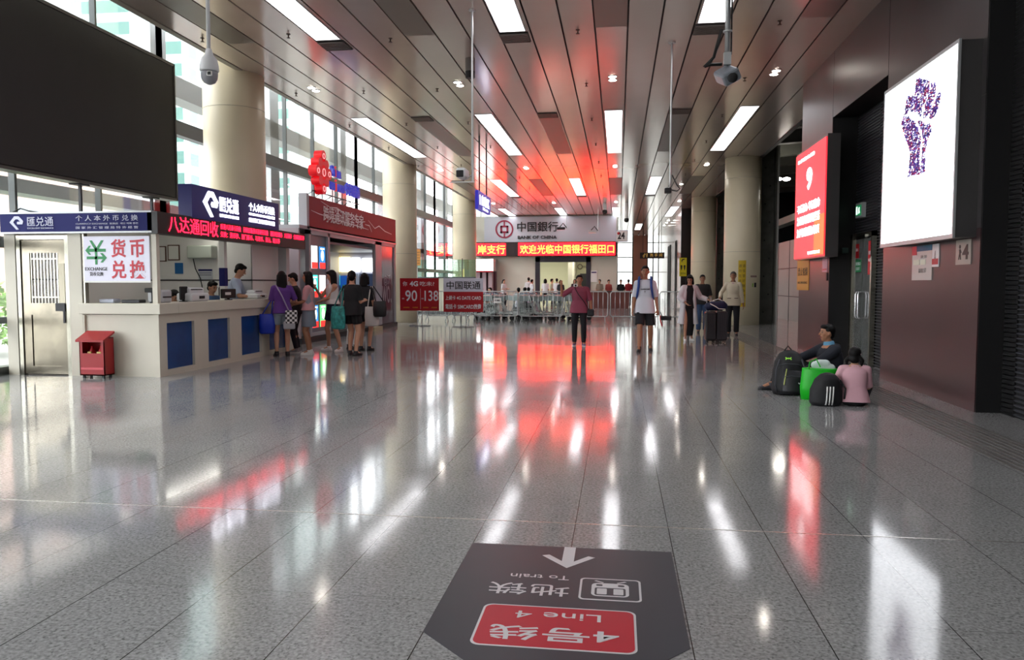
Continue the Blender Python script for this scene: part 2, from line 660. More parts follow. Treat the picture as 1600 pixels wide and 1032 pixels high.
def louver(name, x, y0, y1, z0, z1, pitch=0.05):
    w = struct(MB().box(x + .02, x + .25, y0, y1, z0, z1).build(name, M_black))
    sl = MB()
    z = z0 + .01
    while z < z1 - pitch:
        sl.add([(x, y0, z + .014), (x + .025, y0, z), (x + .025, y0, z + .030), (x, y0, z + .024),
                (x, y1, z + .014), (x + .025, y1, z), (x + .025, y1, z + .030), (x, y1, z + .024)],
               [(0, 3, 2, 1), (4, 5, 6, 7), (0, 1, 5, 4), (1, 2, 6, 5), (2, 3, 7, 6), (3, 0, 4, 7)])
        z += pitch
    sl.build('slats', M_louv, w)
    return w


louver('wall_right_near', 4.1, YB, 8.87, 0, CZ)
louver('wall_right_niche', 4.28, 11.93, 13.62, 0, 4.41)
louver('wall_right_over_door', 4.28, 13.62, 14.83, 2.28, 4.41)
struct(MB().box(4.7, 4.8, 11.9, 14.9, 0, 4.5).build('wall_right_backing', M_dkgrey))
struct(MB().box(4.1, 4.7, 8.6, 8.87, 0, CZ).build('trim_9', M_black))

# glass double door in the niche
d = thing('door_1', 'glazed double door in the dark louvred niche', 'door', (4.25, 14.2, 0))
d['kind'] = 'structure'
fr = MB()
fr.box(4.2, 4.28, 14.72, 14.82, 0, 2.28); fr.box(4.2, 4.28, 13.62, 13.68, 0, 2.28); fr.box(4.2, 4.28, 13.62, 14.82, 2.2, 2.28)
fr.build('frame', M_steel, d)
for a, b in ((13.69, 14.19), (14.21, 14.71)):
    lf = MB().box(4.235, 4.25, a, b, 0.02, 2.18).build('leaf', glass_mat('smoky_pane', 'A9ADAB', 0.3, haze=0.12), d)
    yh = b - .06 if a < 14 else a + .06
    MB().tube([(4.22, yh, .78), (4.16, yh, .8), (4.15, yh, .84), (4.15, yh, 1.2), (4.16, yh, 1.24), (4.22, yh, 1.26)], .014, 8).build('handle', M_chrome, lf, smooth=True)
st = MB().box(4.23, 4.234, 14.42, 14.6, 1.85, 2.1)
st.build('red_sticker', M_red, d)
MB().box(4.23, 4.234, 14.28, 14.6, 1.6, 1.82).build('green_sticker', mat('sticker_green', '1C7A48', 0.5), d)
MB().box(4.23, 4.234, 13.70, 13.9, 1.55, 2.12).build('red_notice', mat('notice_red', 'D8303A', 0.5), d)
tx = MB()
for z, s in ((1.92, '推拉'), (1.8, '小心玻璃')):
    tx.text(s, (4.23, 13.80, z), -YP, ZP, 0, 0, .16, .07, .003)
tx.text('安全出口', (4.23, 14.44, 1.75), -YP, ZP, 0, 0, .26, .06, .003).text('EXIT', (4.23, 14.44, 1.66), -YP, ZP, 0, 0, .2, .05, .003)
tx.text('防火', (4.23, 14.51, 2.0), -YP, ZP, 0, 0, .12, .06, .003)
tx.build('lettering', M_letter_w, d)
MB().box(4.17, 4.21, 13.9, 14.4, 2.17, 2.24).build('door_closer', M_chrome, d)

# exit sign over the door
t = thing('exit_sign', 'small green running man exit sign above the glass door', 'exit sign', (4.27, 14.45, 2.75))
MB().box(4.21, 4.28, 14.25, 14.6, 2.56, 2.82).build('housing', M_alu, t)
MB().box(4.204, 4.209, 14.28, 14.57, 2.6, 2.78).build('face', mat('exit_green', '0E5A34', 0.4, emit=0.5, ecol='0E7A44'), t)
gl = MB()
gl.prism([(.02, .03), (.05, .03), (.06, .08), (.09, .03), (.11, .05), (.08, .1), (.1, .13), (.07, .15), (.03, .12)], (4.203, 14.45, 2.6), -YP, ZP, .003)
gl.prism([(-.1, .02), (-.03, .02), (-.03, .16), (-.1, .16)], (4.203, 14.45, 2.6), -YP, ZP, .003)
gl.build('pictogram', mat('exit_white', 'D8FFE8', 0.4, emit=1.2), t)

# far part of the right side: grey partition, dark loft, black block, corridor
M_part = mat('grey_partition', 'A4A7A4', 0.45, noise=0.05, nscale=1)
w = struct(MB().box(6.35, 6.5, 17.2, 44.5, 0, 3.0).build('wall_right_partition', M_part))
ln = MB()
for z in (0.9, 1.95):
    ln.box(6.335, 6.35, 17.2, 44.5, z, z + .025)
for k in range(14):
    ln.box(6.335, 6.35, 18 + k * 2, 18.02 + k * 2, 0, 3.0)
ln.build('joint', M_dkgrey, w)
struct(MB().box(6.5, 12, 17.2, 17.4, 0, 7.6).build('wall_right_return', M_dkgrey))
struct(MB().box(4.7, 12, 17.0, 17.2, 0, 7.6).build('wall_right_side_return', M_black))
struct(MB().box(11.8, 12, 17.2, 45, 0, 7.6).build('wall_right_outer', mat('loft_grey', '46484A', 0.7)))
lo = MB().box(4.75, 12, 17, 45, 7.2, 7.4)
struct(lo.build('trim_10', mat('loft_ceiling', '3A3B3A', 0.7)))
bm_ = MB()
for k in range(10):
    y = 18 + k * 2.7
    bm_.add([(4.8, y, 5.9), (12, y + 1.5, 6.6), (12, y + 1.5, 7.0), (4.8, y, 6.3), (4.8, y + .35, 5.9), (12, y + 1.85, 6.6), (12, y + 1.85, 7.0), (4.8, y + .35, 6.3)],
            [(0, 3, 2, 1), (4, 5, 6, 7), (0, 1, 5, 4), (1, 2, 6, 5), (2, 3, 7, 6), (3, 0, 4, 7)])
bm_.box(6.2, 6.6, 17.2, 44.5, 3.65, 3.9)
struct(bm_.build('trim_11', mat('loft_beam', '77786F', 0.6)))
for k, px in enumerate((1216, 1229)):
    p = AT(px, 280, 28)
    tag(MB().ell(p, (.13, .13, .06)).build('loft_lamp', M_down), 'small bright round lamp in the dark loft, %s of the pair' % ('left' if k == 0 else 'right'), 'lamp', 'pair of lamps in the loft')
struct(MB().box(3.5, 12, 44.5, 44.8, 0, 7.4).build('wall_right_black', mat('black_stone', '17171A', 0.25)))
M_pinkw = mat('glossy_corridor_panel', 'C9A9A6', 0.15, spec=0.8)
w = struct(MB().box(3.5, 3.7, 44.8, YF, 0, CZ).build('wall_right_far', M_pinkw))
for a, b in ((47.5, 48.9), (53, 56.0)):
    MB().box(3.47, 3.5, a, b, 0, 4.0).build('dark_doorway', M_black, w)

# far end glazing
fr = MB()
X0, X1 = -0.1, 3.5
for x in (X0, 1.25, 2.52, 3.02, 3.5):
    fr.box(x - .05, x + .05, YF, YF + .15, 0, CZ)
for z in (2.35, 3.65, 4.95):
    fr.box(X0, X1, YF, YF + .12, z, z + .07)
w = struct(fr.build('window_6', M_black))
MB().box(X0, X1, YF + .05, YF + .07, 0, CZ).build('pane', M_glass, w)
struct(MB().box(1.3, 2.48, YF - .3, YF, 0, CZ).build('wall_far_pier', mat('orange_pier_red_reflection', 'B5765F', 0.25)))  # orange pier, with the reddish reflection on it put into the base colour
struct(MB().box(-9.6, 12, YB - .2, YB, 0, 7.9).build('wall_back', M_offwhite))

# ================================================================== CURRENCY EXCHANGE BOOTH (front face y=10.56, side face x=-6.75)
KY, KX, KB, KE, KL = 10.56, -6.75, 2.44, 15.85, -9.25
M_tape = mat('booth_blue_panel', '12407F', 0.22, noise=0.18, nscale=2.5)
M_warm = mat('booth_inner_wall', 'EDECE9', 0.5)
k = thing('currency_booth', 'beige currency exchange booth with blue lower panels and navy fascia on the left', 'booth', (-8.0, 10.6, 0))
MB().box(KL, -9.07, KY, KY + .12, 0, 2.17).build('corner_post', M_booth, k)
MB().box(-8.19, -7.98, KY, KY + .1, 0, 2.17).build('wall_panel', M_booth, k)
lw_ = MB().box(-7.98, KX - .02, KY + .03, KY + .1, 0, .93).box(-7.975, -7.955, KY + .0, KY + .03, 0, .93)
lw_.build('front_panel', M_booth, k)
MB().box(-8.0, -7.94, KY + .02, KY + .1, .93, 2.17).build('window_post', M_steel, k)
MB().box(KX - .10, KX - .02, KY + .02, KY + .10, 0, 2.17).build('corner_post', M_booth, k)
# counter
ct = MB().box(-8.02, KX + .05, KY - .04, KY + .45, .94, 1.10).box(KX - .55, KX + .05, KY + .45, 15.4, .94, 1.10)
ct.build('counter_top', M_booth, k, bevel=.008)
sf = MB()
bays_ = [(10.56, 10.76), (11.52, 11.94), (12.66, 13.08), (13.86, 14.2), (15.0, 15.4)]
for a, b in bays_:
    sf.box(KX - .07, KX, a, b, 0, .94)
for a, b in zip(bays_[:-1], bays_[1:]):
    sf.box(KX - .07, KX, a[1], b[0], .80, .94).box(KX - .07, KX, a[1], b[0], 0, .09)
sf.build('side_panel', M_booth, k)
for a, b in zip(bays_[:-1], bays_[1:]):
    MB().box(KX - .07, KX - .045, a[1], b[0], .09, .80).build('blue_panel', M_tape, k)
# back, far walls, roof
MB().box(KL, KL + .06, KY + .12, KE, 0, 2.385).build('back_wall', M_warm, k)
FWY = 14.37
MB().box(KL + .06, -7.17, FWY, FWY + .02, 0, 2.385).box(-7.185, -7.165, FWY, KE - .1, 0, 2.385).build('far_wall', M_warm, k)
MB().box(KX - .3, KX - .12, KE - .55, KE - .4, 1.1, 2.15).build('end_post', M_alu, k)
rl = MB().box(KL + .06, KL + .075, KY + .2, FWY, 1.45, 1.475).box(KL + .06, -7.17, FWY - .012, FWY, 1.45, 1.475).box(-7.165, -7.155, FWY, KE - .1, 1.45, 1.475)
rl.build('wall_rail', M_dkgrey, k)
MB().box(KL - .02, KX, KY, KE, 2.385, KB).build('roof', M_booth, k)
# fascia with lettering
MB().box(KL, KX - .03, KY - .06, KY + .02, 2.17, KB).build('fascia', M_navy, k)
MB().box(KL, KX - .03, KY - .07, KY + .03, KB, KB + .025).box(KL, KX - .03, KY - .07, KY + .03, 2.145, 2.17).build('fascia_trim', M_alu, k)
O, U, V = (-9.24, KY - .062, 2.17), XP, ZP
tx = MB()
logo = [(.155, .145), (.235, .235), (.31, .235), (.385, .16), (.365, .115), (.285, .115), (.275, .135), (.285, .155), (.33, .155), (.295, .19), (.255, .19), (.215, .145), (.305, .04), (.265, .035)]
tx.prism(logo, Vector(O) - YP * .004, U, V, .006)
tx.text('匯兑通', O, U, V, .665, .155, .43, .14)
tx.text('EXCELLENT EXCHANGE', O, U, V, .665, .055, .43, .022)
tx.text('个 人 本 外 币 兑 换', O, U, V, 1.745, .195, 1.0, .085)
tx.text('CURRENCY EXCHANGE  兌換店  개인 외화 환전', O, U, V, 1.745, .113, 1.0, .028)
tx.text('国 家 外 汇 管 理 局 特 许 经 营', O, U, V, 1.745, .055, 1.0, .038)
tx.build('fascia_lettering', mat('fascia_letter', 'C9CBE0', 0.4), k)
# steel door
dr = MB()
dr.box(-9.05, -8.99, KY + .0, KY + .08, 0, 2.12).box(-8.25, -8.19, KY, KY + .08, 0, 2.12).box(-8.99, -8.25, KY, KY + .08, 2.06, 2.12)
dr.build('door_frame', M_steel, k)
M_doorst = mat('worn_door_steel', '8C8576', 0.24, 0.95, noise=0.25, nscale=2.2)
dl = MB()
dl.box(-8.985, -8.85, KY + .02, KY + .06, .02, 2.05).box(-8.37, -8.255, KY + .02, KY + .06, .02, 2.05)
dl.box(-8.85, -8.37, KY + .02, KY + .06, 1.86, 2.05).box(-8.85, -8.37, KY + .02, KY + .06, .92, 1.10).box(-8.85, -8.37, KY + .035, KY + .05, .12, .92).box(-8.85, -8.37, KY + .02, KY + .06, .02, .14)
door = dl.build('door', M_doorst, k)
MB().box(-8.85, -8.37, KY + .045, KY + .05, 1.10, 1.86).build('door_pane', M_glass, door)
br = MB()
for i in range(9):
    br.box(-8.84 + i * .055, -8.826 + i * .055, KY + .03, KY + .04, 1.10, 1.86)
br.box(-8.84, -8.38, KY + .028, KY + .042, 1.18, 1.2).box(-8.84, -8.38, KY + .028, KY + .042, 1.76, 1.78)
br.build('door_grille', M_steel, door)
MB().box(-8.42, -8.27, KY - .01, KY + .03, .98, 1.10).box(-8.29, -8.26, KY - .02, KY + .0, .8, 1.1).build('door_lock', M_dkgrey, door)
MB().box(-8.36, -8.27, KY + .012, KY + .02, 1.08, 1.7).build('door_plate', mat('cream_plate', 'E3D9BE', 0.4), door)
# white hanging sign in the window
wsn = MB().box(-7.93, -6.87, KY + .0, KY + .02, 1.43, 2.1).build('window_sign', mat('sign_lilac_white', 'D4D3E2', 0.4, emit=0.12, ecol='E4E4F4'), k)
MB().box(-7.94, -6.86, KY - .005, KY + .022, 1.41, 1.435).build('sign_edge', M_white, wsn)
O = (-7.93, KY - .002, 1.43)
tx = MB()
tx.text('货', O, XP, ZP, .565, .49, .24, .27, .004, bold=.02).text('币', O, XP, ZP, .87, .49, .24, .27, .004, bold=.02)
tx.text('兑', O, XP, ZP, .565, .175, .24, .27, .004, bold=.02).text('换', O, XP, ZP, .87, .175, .26, .27, .004, bold=.02)
tx.build('red_lettering', mat('letter_crimson', 'C81E36', 0.4), wsn)
g_ = MB()
for poly in ([(.1, .61), (.14, .61), (.215, .5), (.185, .47)], [(.29, .61), (.33, .61), (.24, .47), (.205, .49)], [(.185, .25), (.22, .25), (.22, .5), (.185, .5)],
             [(.03, .46), (.09, .53), (.12, .53), (.09, .485), (.36, .485), (.36, .44), (.09, .44), (.12, .395), (.09, .395)],
             [(.05, .33), (.31, .33), (.27, .28), (.31, .28), (.375, .35), (.31, .42), (.27, .42), (.31, .37), (.05, .37)]):
    g_.prism(poly, Vector(O) - YP * .003, XP, ZP, .004)
g_.build('green_mark', mat('letter_green', '128A4A', 0.4), wsn)
MB().text('EXCHANGE', O, XP, ZP, .2, .185, .36, .05, .004).text('货币兑换', O, XP, ZP, .2, .11, .22, .06, .004).build('dark_lettering', M_letter_k, wsn)
# LED strip on the hall side
led = MB().box(KX - .1, KX + .06, 10.50, 15.87, 2.13, 2.455).build('led_strip', mat('led_housing', '1B1717', 0.4), k)
M_ledred = mat('led_red_glow', 'FF2030', 0.5, emit=4.0, ecol='FF1430')
O = (KX + .062, 10.5, 2.13)
tx = MB()
tx.text('八达通回收', O, YP, ZP, 1.0, .17, 1.45, .25, .004)
tx.text('香港八达通卡回收　回收旧版港币及硬币兑换　诚信经营服务　八达通卡　全国最优汇率', O, YP, ZP, 3.55, .235, 3.5, .095, .004)
tx.text('兑换：港币钞、澳门新币、马来币、美元、欧元等', O, YP, ZP, 2.95, .105, 2.3, .095, .004)
tx.build('led_lettering', M_ledred, led)
# lit sign box above
sb = MB().box(KX - .16, KX + .07, 11.42, 14.56, 2.44, 2.97).build('sign_box', mat('sign_box_navy', '1B1C66', 0.35, emit=0.05, ecol='1B1C66'), k)
M_lit = mat('lit_white_letter', 'FFFFFF', 0.5, emit=3.0, ecol='F4F4FF')
O = (KX + .072, 11.42, 2.44)
tx = MB()
tx.prism([(p[0] * 2.1 + .0, p[1] * 2.1 - .02) for p in logo], Vector(O) + XP * .004, YP, ZP, .006)
tx.text('匯兑通', O, YP, ZP, 1.18, .30, .65, .26, bold=.015).text('EXCELLENT EXCHANGE', O, YP, ZP, 1.18, .11, .65, .05, bold=.02)
tx.text('个人本外币兑换', O, YP, ZP, 2.42, .36, 1.05, .15, bold=.01).text('CURRENCY EXCHANGE 兌換店 환전', O, YP, ZP, 2.42, .23, 1.05, .055, bold=.02)
tx.text('国家外汇管理局特许经营', O, YP, ZP, 2.42, .12, 1.05, .08, bold=.01)
tx.build('sign_lettering', M_lit, sb)
# booth ceiling lamp (a real fixture) and equipment
bl = thing('booth_lamp', 'flat ceiling lamp inside the currency booth', 'lamp', (-8.0, 12.8, 2.37))
MB().box(-7.95, -7.85, 11.0, 14.2, 2.34, 2.38).build('diffuser', mat('booth_lamp_diffuser', 'FFFFFF', 0.4, emit=4.0, ecol='FFFCF4'), bl)
wc = thing('wall_cabinet', 'grey green air conditioner box high on the booth back wall', 'air conditioner', (-8.4, 14.3, 1.95))
p0, p1 = AT(294, 384, 14.2), AT(333, 404, 14.2)
MB().rbox(p0.x, p1.x, 14.14, FWY, p1.z, p0.z, .02).build('body', mat('ac_grey', 'B4BDB2', 0.5), wc)
MB().tube([(p0.x + .04, 14.3, p1.z), (p0.x + .06, 14.34, p1.z - .2), (p0.x + .16, 14.34, 1.5), (p0.x + .22, 14.34, 1.2)], .01, 6).build('cable', M_cable, wc)


def on_wall(px0, py0, px1, py1, name, lb, cat, m, frame=None):
    a_, c_ = AT(px0, py0, FWY - .01), AT(px1, py1, FWY - .01)
    t_ = thing(name, lb, cat, ((a_.x + c_.x) / 2, FWY, (a_.z + c_.z) / 2))
    if frame:
        MB().box(a_.x, c_.x, FWY - .018, FWY, c_.z, a_.z).build('frame', frame, t_)
        MB().box(a_.x + .02, c_.x - .02, FWY - .022, FWY - .016, c_.z + .02, a_.z - .02).build('paper', m, t_)
    else:
        MB().box(a_.x, c_.x, FWY - .012, FWY, c_.z, a_.z).build('sheet', m, t_)
    return t_, a_, c_


M_bfr = mat('brown_frame', '5B3A2C', 0.5)
on_wall(262, 383, 281, 407, 'framed_licence', 'framed licence with brown frame beside the air conditioner', 'framed document', M_white, M_bfr)
on_wall(244, 385, 260, 409, 'framed_licence', 'framed licence with brown frame nearest the booth corner post', 'framed document', M_white, M_bfr)
tag(MB().box(-9.185, -9.175, 13.5, 13.95, 1.75, 2.1).build('wall_poster', mat('poster_green', '2F8A3C', 0.5)), 'green poster on the booth wall behind the corner window', 'poster')
on_wall(273, 411, 286, 428, 'notice_card', 'small blue notice on the white booth wall', 'notice', mat('notice_blue', '1667A8', 0.5))
t, a, b_ = on_wall(310, 421, 332, 437, 'notice_sheet', 'white notice sheet with a navy heading low on the booth wall', 'notice', mat('sheet_grey', 'C8CCD2', 0.5))
MB().box(a.x, b_.x, FWY - .016, FWY - .012, a.z - .035, a.z).box(a.x + .02, b_.x - .02, FWY - .016, FWY - .012, a.z - .08, a.z - .07).box(a.x + .02, b_.x - .02, FWY - .016, FWY - .012, a.z - .12, a.z - .11).build('heading', M_navy, t)
sw = thing('service_column', 'white and blue banner pillar standing on the counter beside the standing clerk', 'pillar', (-7.15, 13.2, 1.1))
MB().box(-7.19, -7.09, 13.15, 13.25, 1.1, 2.38).build('pillar', M_white, sw)
MB().box(-7.195, -7.085, 13.145, 13.255, 1.35, 1.68).build('blue_band', M_navy, sw)


def counter_machine(px, y, w_, h, lb, kind, z=1.10):
    p = AX(px, 470, -7.0)
    x, yy = -7.0, p.y
    t = thing(kind, lb, kind.replace('_', ' '), (x, yy, z))
    if kind == 'banknote_counter':
        MB().rbox(x - .14, x + .14, yy - w_ / 2, yy + w_ / 2, z, z + h * .62, .03).rbox(x - .12, x + .06, yy - w_ * .38, yy + w_ * .45, z + h * .45, z + h, .025).build('body', M_plaswhite, t)
        MB().box(x + .02, x + .064, yy - w_ * .3, yy + w_ * .33, z + h * .82, z + h * .9).box(x + .138, x + .145, yy - w_ * .1, yy + w_ * .2, z + h * .2, z + h * .4).build('slot', M_black, t)
    elif kind == 'monitor':
        MB().rbox(x - .02, x + .02, yy - w_ / 2, yy + w_ / 2, z + .03, z + h, .012).build('screen', M_black, t)
        MB().box(x - .05, x + .05, yy - .05, yy + .05, z, z + .015).box(x - .015, x + .015, yy - .02, yy + .02, z, z + .05).build('stand', M_black, t)
        if 'cash' in lb:
            MB().box(x + .02, x + .025, yy - w_ * .3, yy + w_ * .1, z + .09, z + .14).build('label', M_white, t)
    else:
        MB().rbox(x - .12, x + .12, yy - w_ / 2, yy + w_ / 2, z, z + h, .03).build('body', mat('printer_grey', 'B9BBC0', 0.4), t)
        MB().box(x + .115, x + .125, yy - w_ * .4, yy + w_ * .4, z + h * .4, z + h * .5).build('slot', M_black, t)


counter_machine(250, 0, .28, .2, 'grey slip printer at the corner end of the counter', 'slip_printer')
counter_machine(287, 0, .2, .25, 'black flat monitor behind the white banknote counter', 'monitor')
counter_machine(302, 0, .55, .23, 'large white banknote counter on the counter, left of the seated clerk', 'banknote_counter')
counter_machine(357, 0, .5, .2, 'black cash display unit in front of the standing clerk', 'monitor')
counter_machine(400, 0, .42, .17, 'white banknote counter near the girl in purple', 'banknote_counter')
cyy = 14.08
ch = thing('office_chair', 'dark grey office chair back showing above the booth counter', 'chair', (-7.5, cyy, 0))
MB().rbox(-7.62, -7.5, cyy - .23, cyy + .23, .75, 1.36, .05).build('backrest', mat('chair_fabric', '4A484C', 0.8), ch)
MB().rbox(-7.98, -7.5, cyy - .24, cyy + .24, .44, .52, .03).build('seat', mat('chair_fabric', '4A484C', 0.8), ch)
MB().cyl((-7.75, cyy), .03, .06, .45, 12).cyl((-7.75, cyy), .25, .0, .05, 20, .1).build('base', M_black, ch)
t = thing('desk_tray', 'paper tray and small items inside the corner window', 'tray', (-7.4, 10.85, 1.10))
MB().rbox(-7.5, -7.2, 10.78, 10.95, 1.10, 1.15, .01).build('tray', M_dkgrey, t)
MB().rbox(-7.85, -7.6, 10.75, 10.92, 1.10, 1.16, .015).build('box', mat('pale_box', 'C9CFE0', 0.5), t)
t = thing('desk_camera', 'small black desk device on a stem inside the corner window', 'device', (-7.0, 10.8, 1.1))
MB().cyl((-7.0, 10.8), .035, 1.1, 1.12, 12).cyl((-7.0, 10.8), .012, 1.12, 1.27, 8).build('stem', M_dkgrey, t)
MB().rbox(-7.1, -6.95, 10.76, 10.84, 1.26, 1.33, .01).build('head', M_black, t)

# red litter box
b = thing('fire_box', 'small red metal box with a sloping lid standing against the booth front', 'red box', (-7.66, 10.45, 0))
M_bin = mat('bin_red', '9C0A16', 0.4)
x0, x1, y0, y1 = -7.86, -7.46, 10.3, 10.52
bb = MB().box(x0, x1, y0, y0 + .012, .04, .37).box(x0, x0 + .012, y0, y1, .04, .58).box(x1 - .012, x1, y0, y1, .04, .58).box(x0, x1, y1 - .012, y1, .04, .60).box(x0, x1, y0, y1, .04, .06).box(x0, x0 + .05, y0, y0 + .012, .37, .56)
bb.box(x1 - .05, x1, y0, y0 + .012, .37, .56)
bb.build('body', M_bin, b)
MB().add([(x0 - .03, y0 - .04, .54), (x1 + .02, y0 - .04, .54), (x1 + .02, y1, .66), (x0 - .03, y1, .66), (x0 - .03, y0 - .04, .57), (x1 + .02, y0 - .04, .57), (x1 + .02, y1, .69), (x0 - .03, y1, .69)],
         [(0, 3, 2, 1), (4, 5, 6, 7), (0, 1, 5, 4), (1, 2, 6, 5), (2, 3, 7, 6), (3, 0, 4, 7)]).build('lid', M_bin, b)
MB().box(x0 + .02, x1 - .02, y0 - .006, y0, .13, .16).build('trim_strip', mat('bin_red_light', 'D0505A', 0.4), b)
ft = MB()
for x in (x0 + .03, x1 - .06):
    ft.box(x, x + .03, y0 + .02, y0 + .05, 0, .04).box(x, x + .03, y1 - .05, y1 - .02, 0, .04)
ft.build('feet', M_black, b)
for x, nm in ((x0 + .12, 'left'), (x0 + .27, 'right')):
    e = thing('fire_extinguisher', 'red extinguisher standing in the %s half of the open red box' % nm, 'extinguisher', (x, 10.42, .06))
    MB().lathe((x, 10.42, .06), [(.05, 0), (.055, .02), (.055, .3), (.03, .36), (.018, .38), (.018, .41)], 16).build('body', M_red, e, smooth=True)
    MB().box(x - .03, x + .03, 10.355, 10.37, .34, .39).build('tag', mat('tag_yellow', 'E0C878', 0.5), e)

# ------------------------------------------------------------------ large dark video screen
s = thing('video_screen', 'huge switched off black video screen hanging above the currency booth', 'screen', (-8.2, 10, 2.97))
MB().box(-8.42, -8.22, 6.3, 13.52, 2.97, 5.43).build('housing', M_dkgrey, s)
pn = MB()
MBm = mat('led_wall_black', '191817', 0.55, noise=0.2, nscale=1.2)
pn.box(-8.22, -8.2, 6.33, 13.49, 3.0, 5.40).build('display', MBm, s)
MB().box(-8.42, -8.19, 13.5, 13.54, 2.94, 5.46).box(-8.42, -8.19, 6.3, 13.54, 2.94, 2.985).box(-8.42, -8.19, 6.3, 13.54, 5.41, 5.46).build('edge_frame', mat('screen_edge', '55504C', 0.4, 0.4), s)
MB().box(-8.5, -8.42, 13.3, 13.62, 3.3, 4.6).build('side_box', M_black, s)
for y in (8.2, 11.0, 12.85):
    MB().box(-8.32, -8.28, y, y + .04, 2.44, 2.97).box(-8.4, -8.22, y - .1, y + .14, 2.92, 2.96).build('support_post', M_dkgrey, s)
cb = [AT(20, 332, 10.7), AT(32, 326, 10.75), AT(45, 330, 10.7), AT(60, 333, 10.7)]
tag(MB().tube([(p.x, p.y, max(p.z, 2.48)) for p in cb], .012, 6).build('roof_cable', M_cable), 'loop of black cable lying on the currency booth roof', 'cable')

# ================================================================== PHONE SHOP
UX, U0, U1 = -7.2, 17.3, 24.4
u = thing('phone_shop', 'grey phone shop kiosk with a long glossy red fascia on the left', 'shop kiosk', (-7.2, 20.8, 0))
M_ugrey = mat('shop_grey', 'A9A7AD', 0.35)
M_upink = mat('shop_side_grey_pink', 'A99AA0', 0.4)
MB().box(-9.2, UX - .02, 16.75, 16.82, 0, 2.66).build('side_wall', M_upink, u)
MB().box(-9.2, -9.15, 16.8, U1, 0, 2.7).build('back_wall', M_ugrey, u)
MB().box(-9.2, UX, 16.75, U1, 2.66, 2.74).build('roof', M_ugrey, u)
MB().box(-9.2, UX - .02, U1 - .06, U1, 0, 2.66).build('end_wall', M_ugrey, u)
M_fas = mat('glossy_red_fascia', '96101A', 0.45, spec=0.25, noise=0.06, nscale=1)
MB().box(UX - .25, UX, 17.35, 24.42, 2.70, 3.46).build('fascia', M_fas, u)
MB().box(UX - .2, UX - .0, 17.2, 17.34, 2.68, 3.5).build('fascia_end', M_ugrey, u)
MB().box(UX - .2, UX + .02, 17.35, 24.42, 2.655, 2.70).build('fascia_edge', mat('pink_edge', 'D9A6AC', 0.3), u)
O = (UX + .002, 17.35, 2.7)
tx = MB().text('跨境通讯服务专家', O, YP, ZP, 2.35, .42, 3.0, .4, .012)
def swoosh(pts, w0=.02):
    n = len(pts)
    up_ = [(p[0], p[1] + w0 * math.sin(math.pi * (i + .3) / (n))) for i, p in enumerate(pts)]
    return pts + list(reversed(up_))
for pts in ([(.1, .42), (.6, .37), (1.2, .35), (2.4, .30), (3.6, .27), (4.3, .25)], [(.7, .7), (1.3, .60), (1.8, .62), (2.4, .52), (2.9, .55), (3.4, .47)],
            [(4.3, .52), (4.9, .32), (5.3, .42), (5.9, .3), (6.6, .26)], [(3.1, .5), (3.5, .4), (4.0, .45)], [(4.0, .38), (4.4, .36), (4.6, .2)]):
    tx.prism(swoosh(pts, .03), Vector(O) + XP * .004, YP, ZP, .005)
tx.build('fascia_lettering', mat('fascia_silver', 'F2E2E2', 0.35), u)
# front frame: poster bay, opening, glass panel
fr = MB()
fr.box(UX - .1, UX, 17.3, 17.42, 0, 2.66).box(UX - .1, UX, 18.5, 18.62, 0, 2.66).box(UX - .1, UX, 22.3, 22.9, 0, 2.66)
fr.box(UX - .1, UX, 24.26, 24.4, 0, 2.66).box(UX - .1, UX, 17.3, 24.4, 2.56, 2.66).box(UX - .1, UX, 17.42, 18.5, 0.14, .22)
fr.build('frame', M_ugrey, u)
MB().box(UX - .3, UX + .03, 16.75, 24.45, 0, .13).build('plinth', M_dkgrey, u)
MB().box(UX - .1, UX - .06, 17.42, 18.5, .22, 2.56).build('poster_board', mat('poster_board_grey', '77757C', 0.3), u)
MB().box(UX - .06, UX - .04, 22.9, 24.26, .14, 2.56).build('tinted_panel', mat('plum_glass_panel', '6A525C', 0.12), u)
MB().text('@沃', (UX - .036, 23.0, 0), YP, ZP, .55, 1.5, .7, .35, .004).text('wo.', (UX - .036, 23.0, 0), YP, ZP, .5, 1.05, .95, .55, .004).build('panel_lettering', mat('etched_letter', 'A79AA2', 0.3), u)
# lightbox posters
pc = [('D9E8EA', 2.03, 17.55), ('1B5F96', 2.03, 18.05), ('27B2A0', 1.33, 17.55), ('E8C9CC', 1.33, 18.05), ('2F6A9C', .6, 17.55), ('57B36A', .6, 18.05)]
for i, (c, z, y) in enumerate(pc):
    pb = MB().box(UX - .06, UX - .045, y, y + .36, z - .27, z + .27).build('lit_poster', mat('lit_poster_%d' % i, c, 0.4, emit=1.6, ecol=c), u)
    MB().box(UX - .045, UX - .042, y, y + .36, z - .27, z - .12).build('red_foot', mat('lit_red', 'D22F2A', 0.4, emit=1.2, ecol='D22F2A'), pb)
    sh = MB().ell((UX - .044, y + .18, z + .05), (.004, .09, .13)).box(UX - .046, UX - .041, y + .06, y + .3, z + .2, z + .235)
    sh.build('picture', mat('lit_pic', 'FFFFFF', 0.4, emit=1.8, ecol='F4FFF4'), pb)
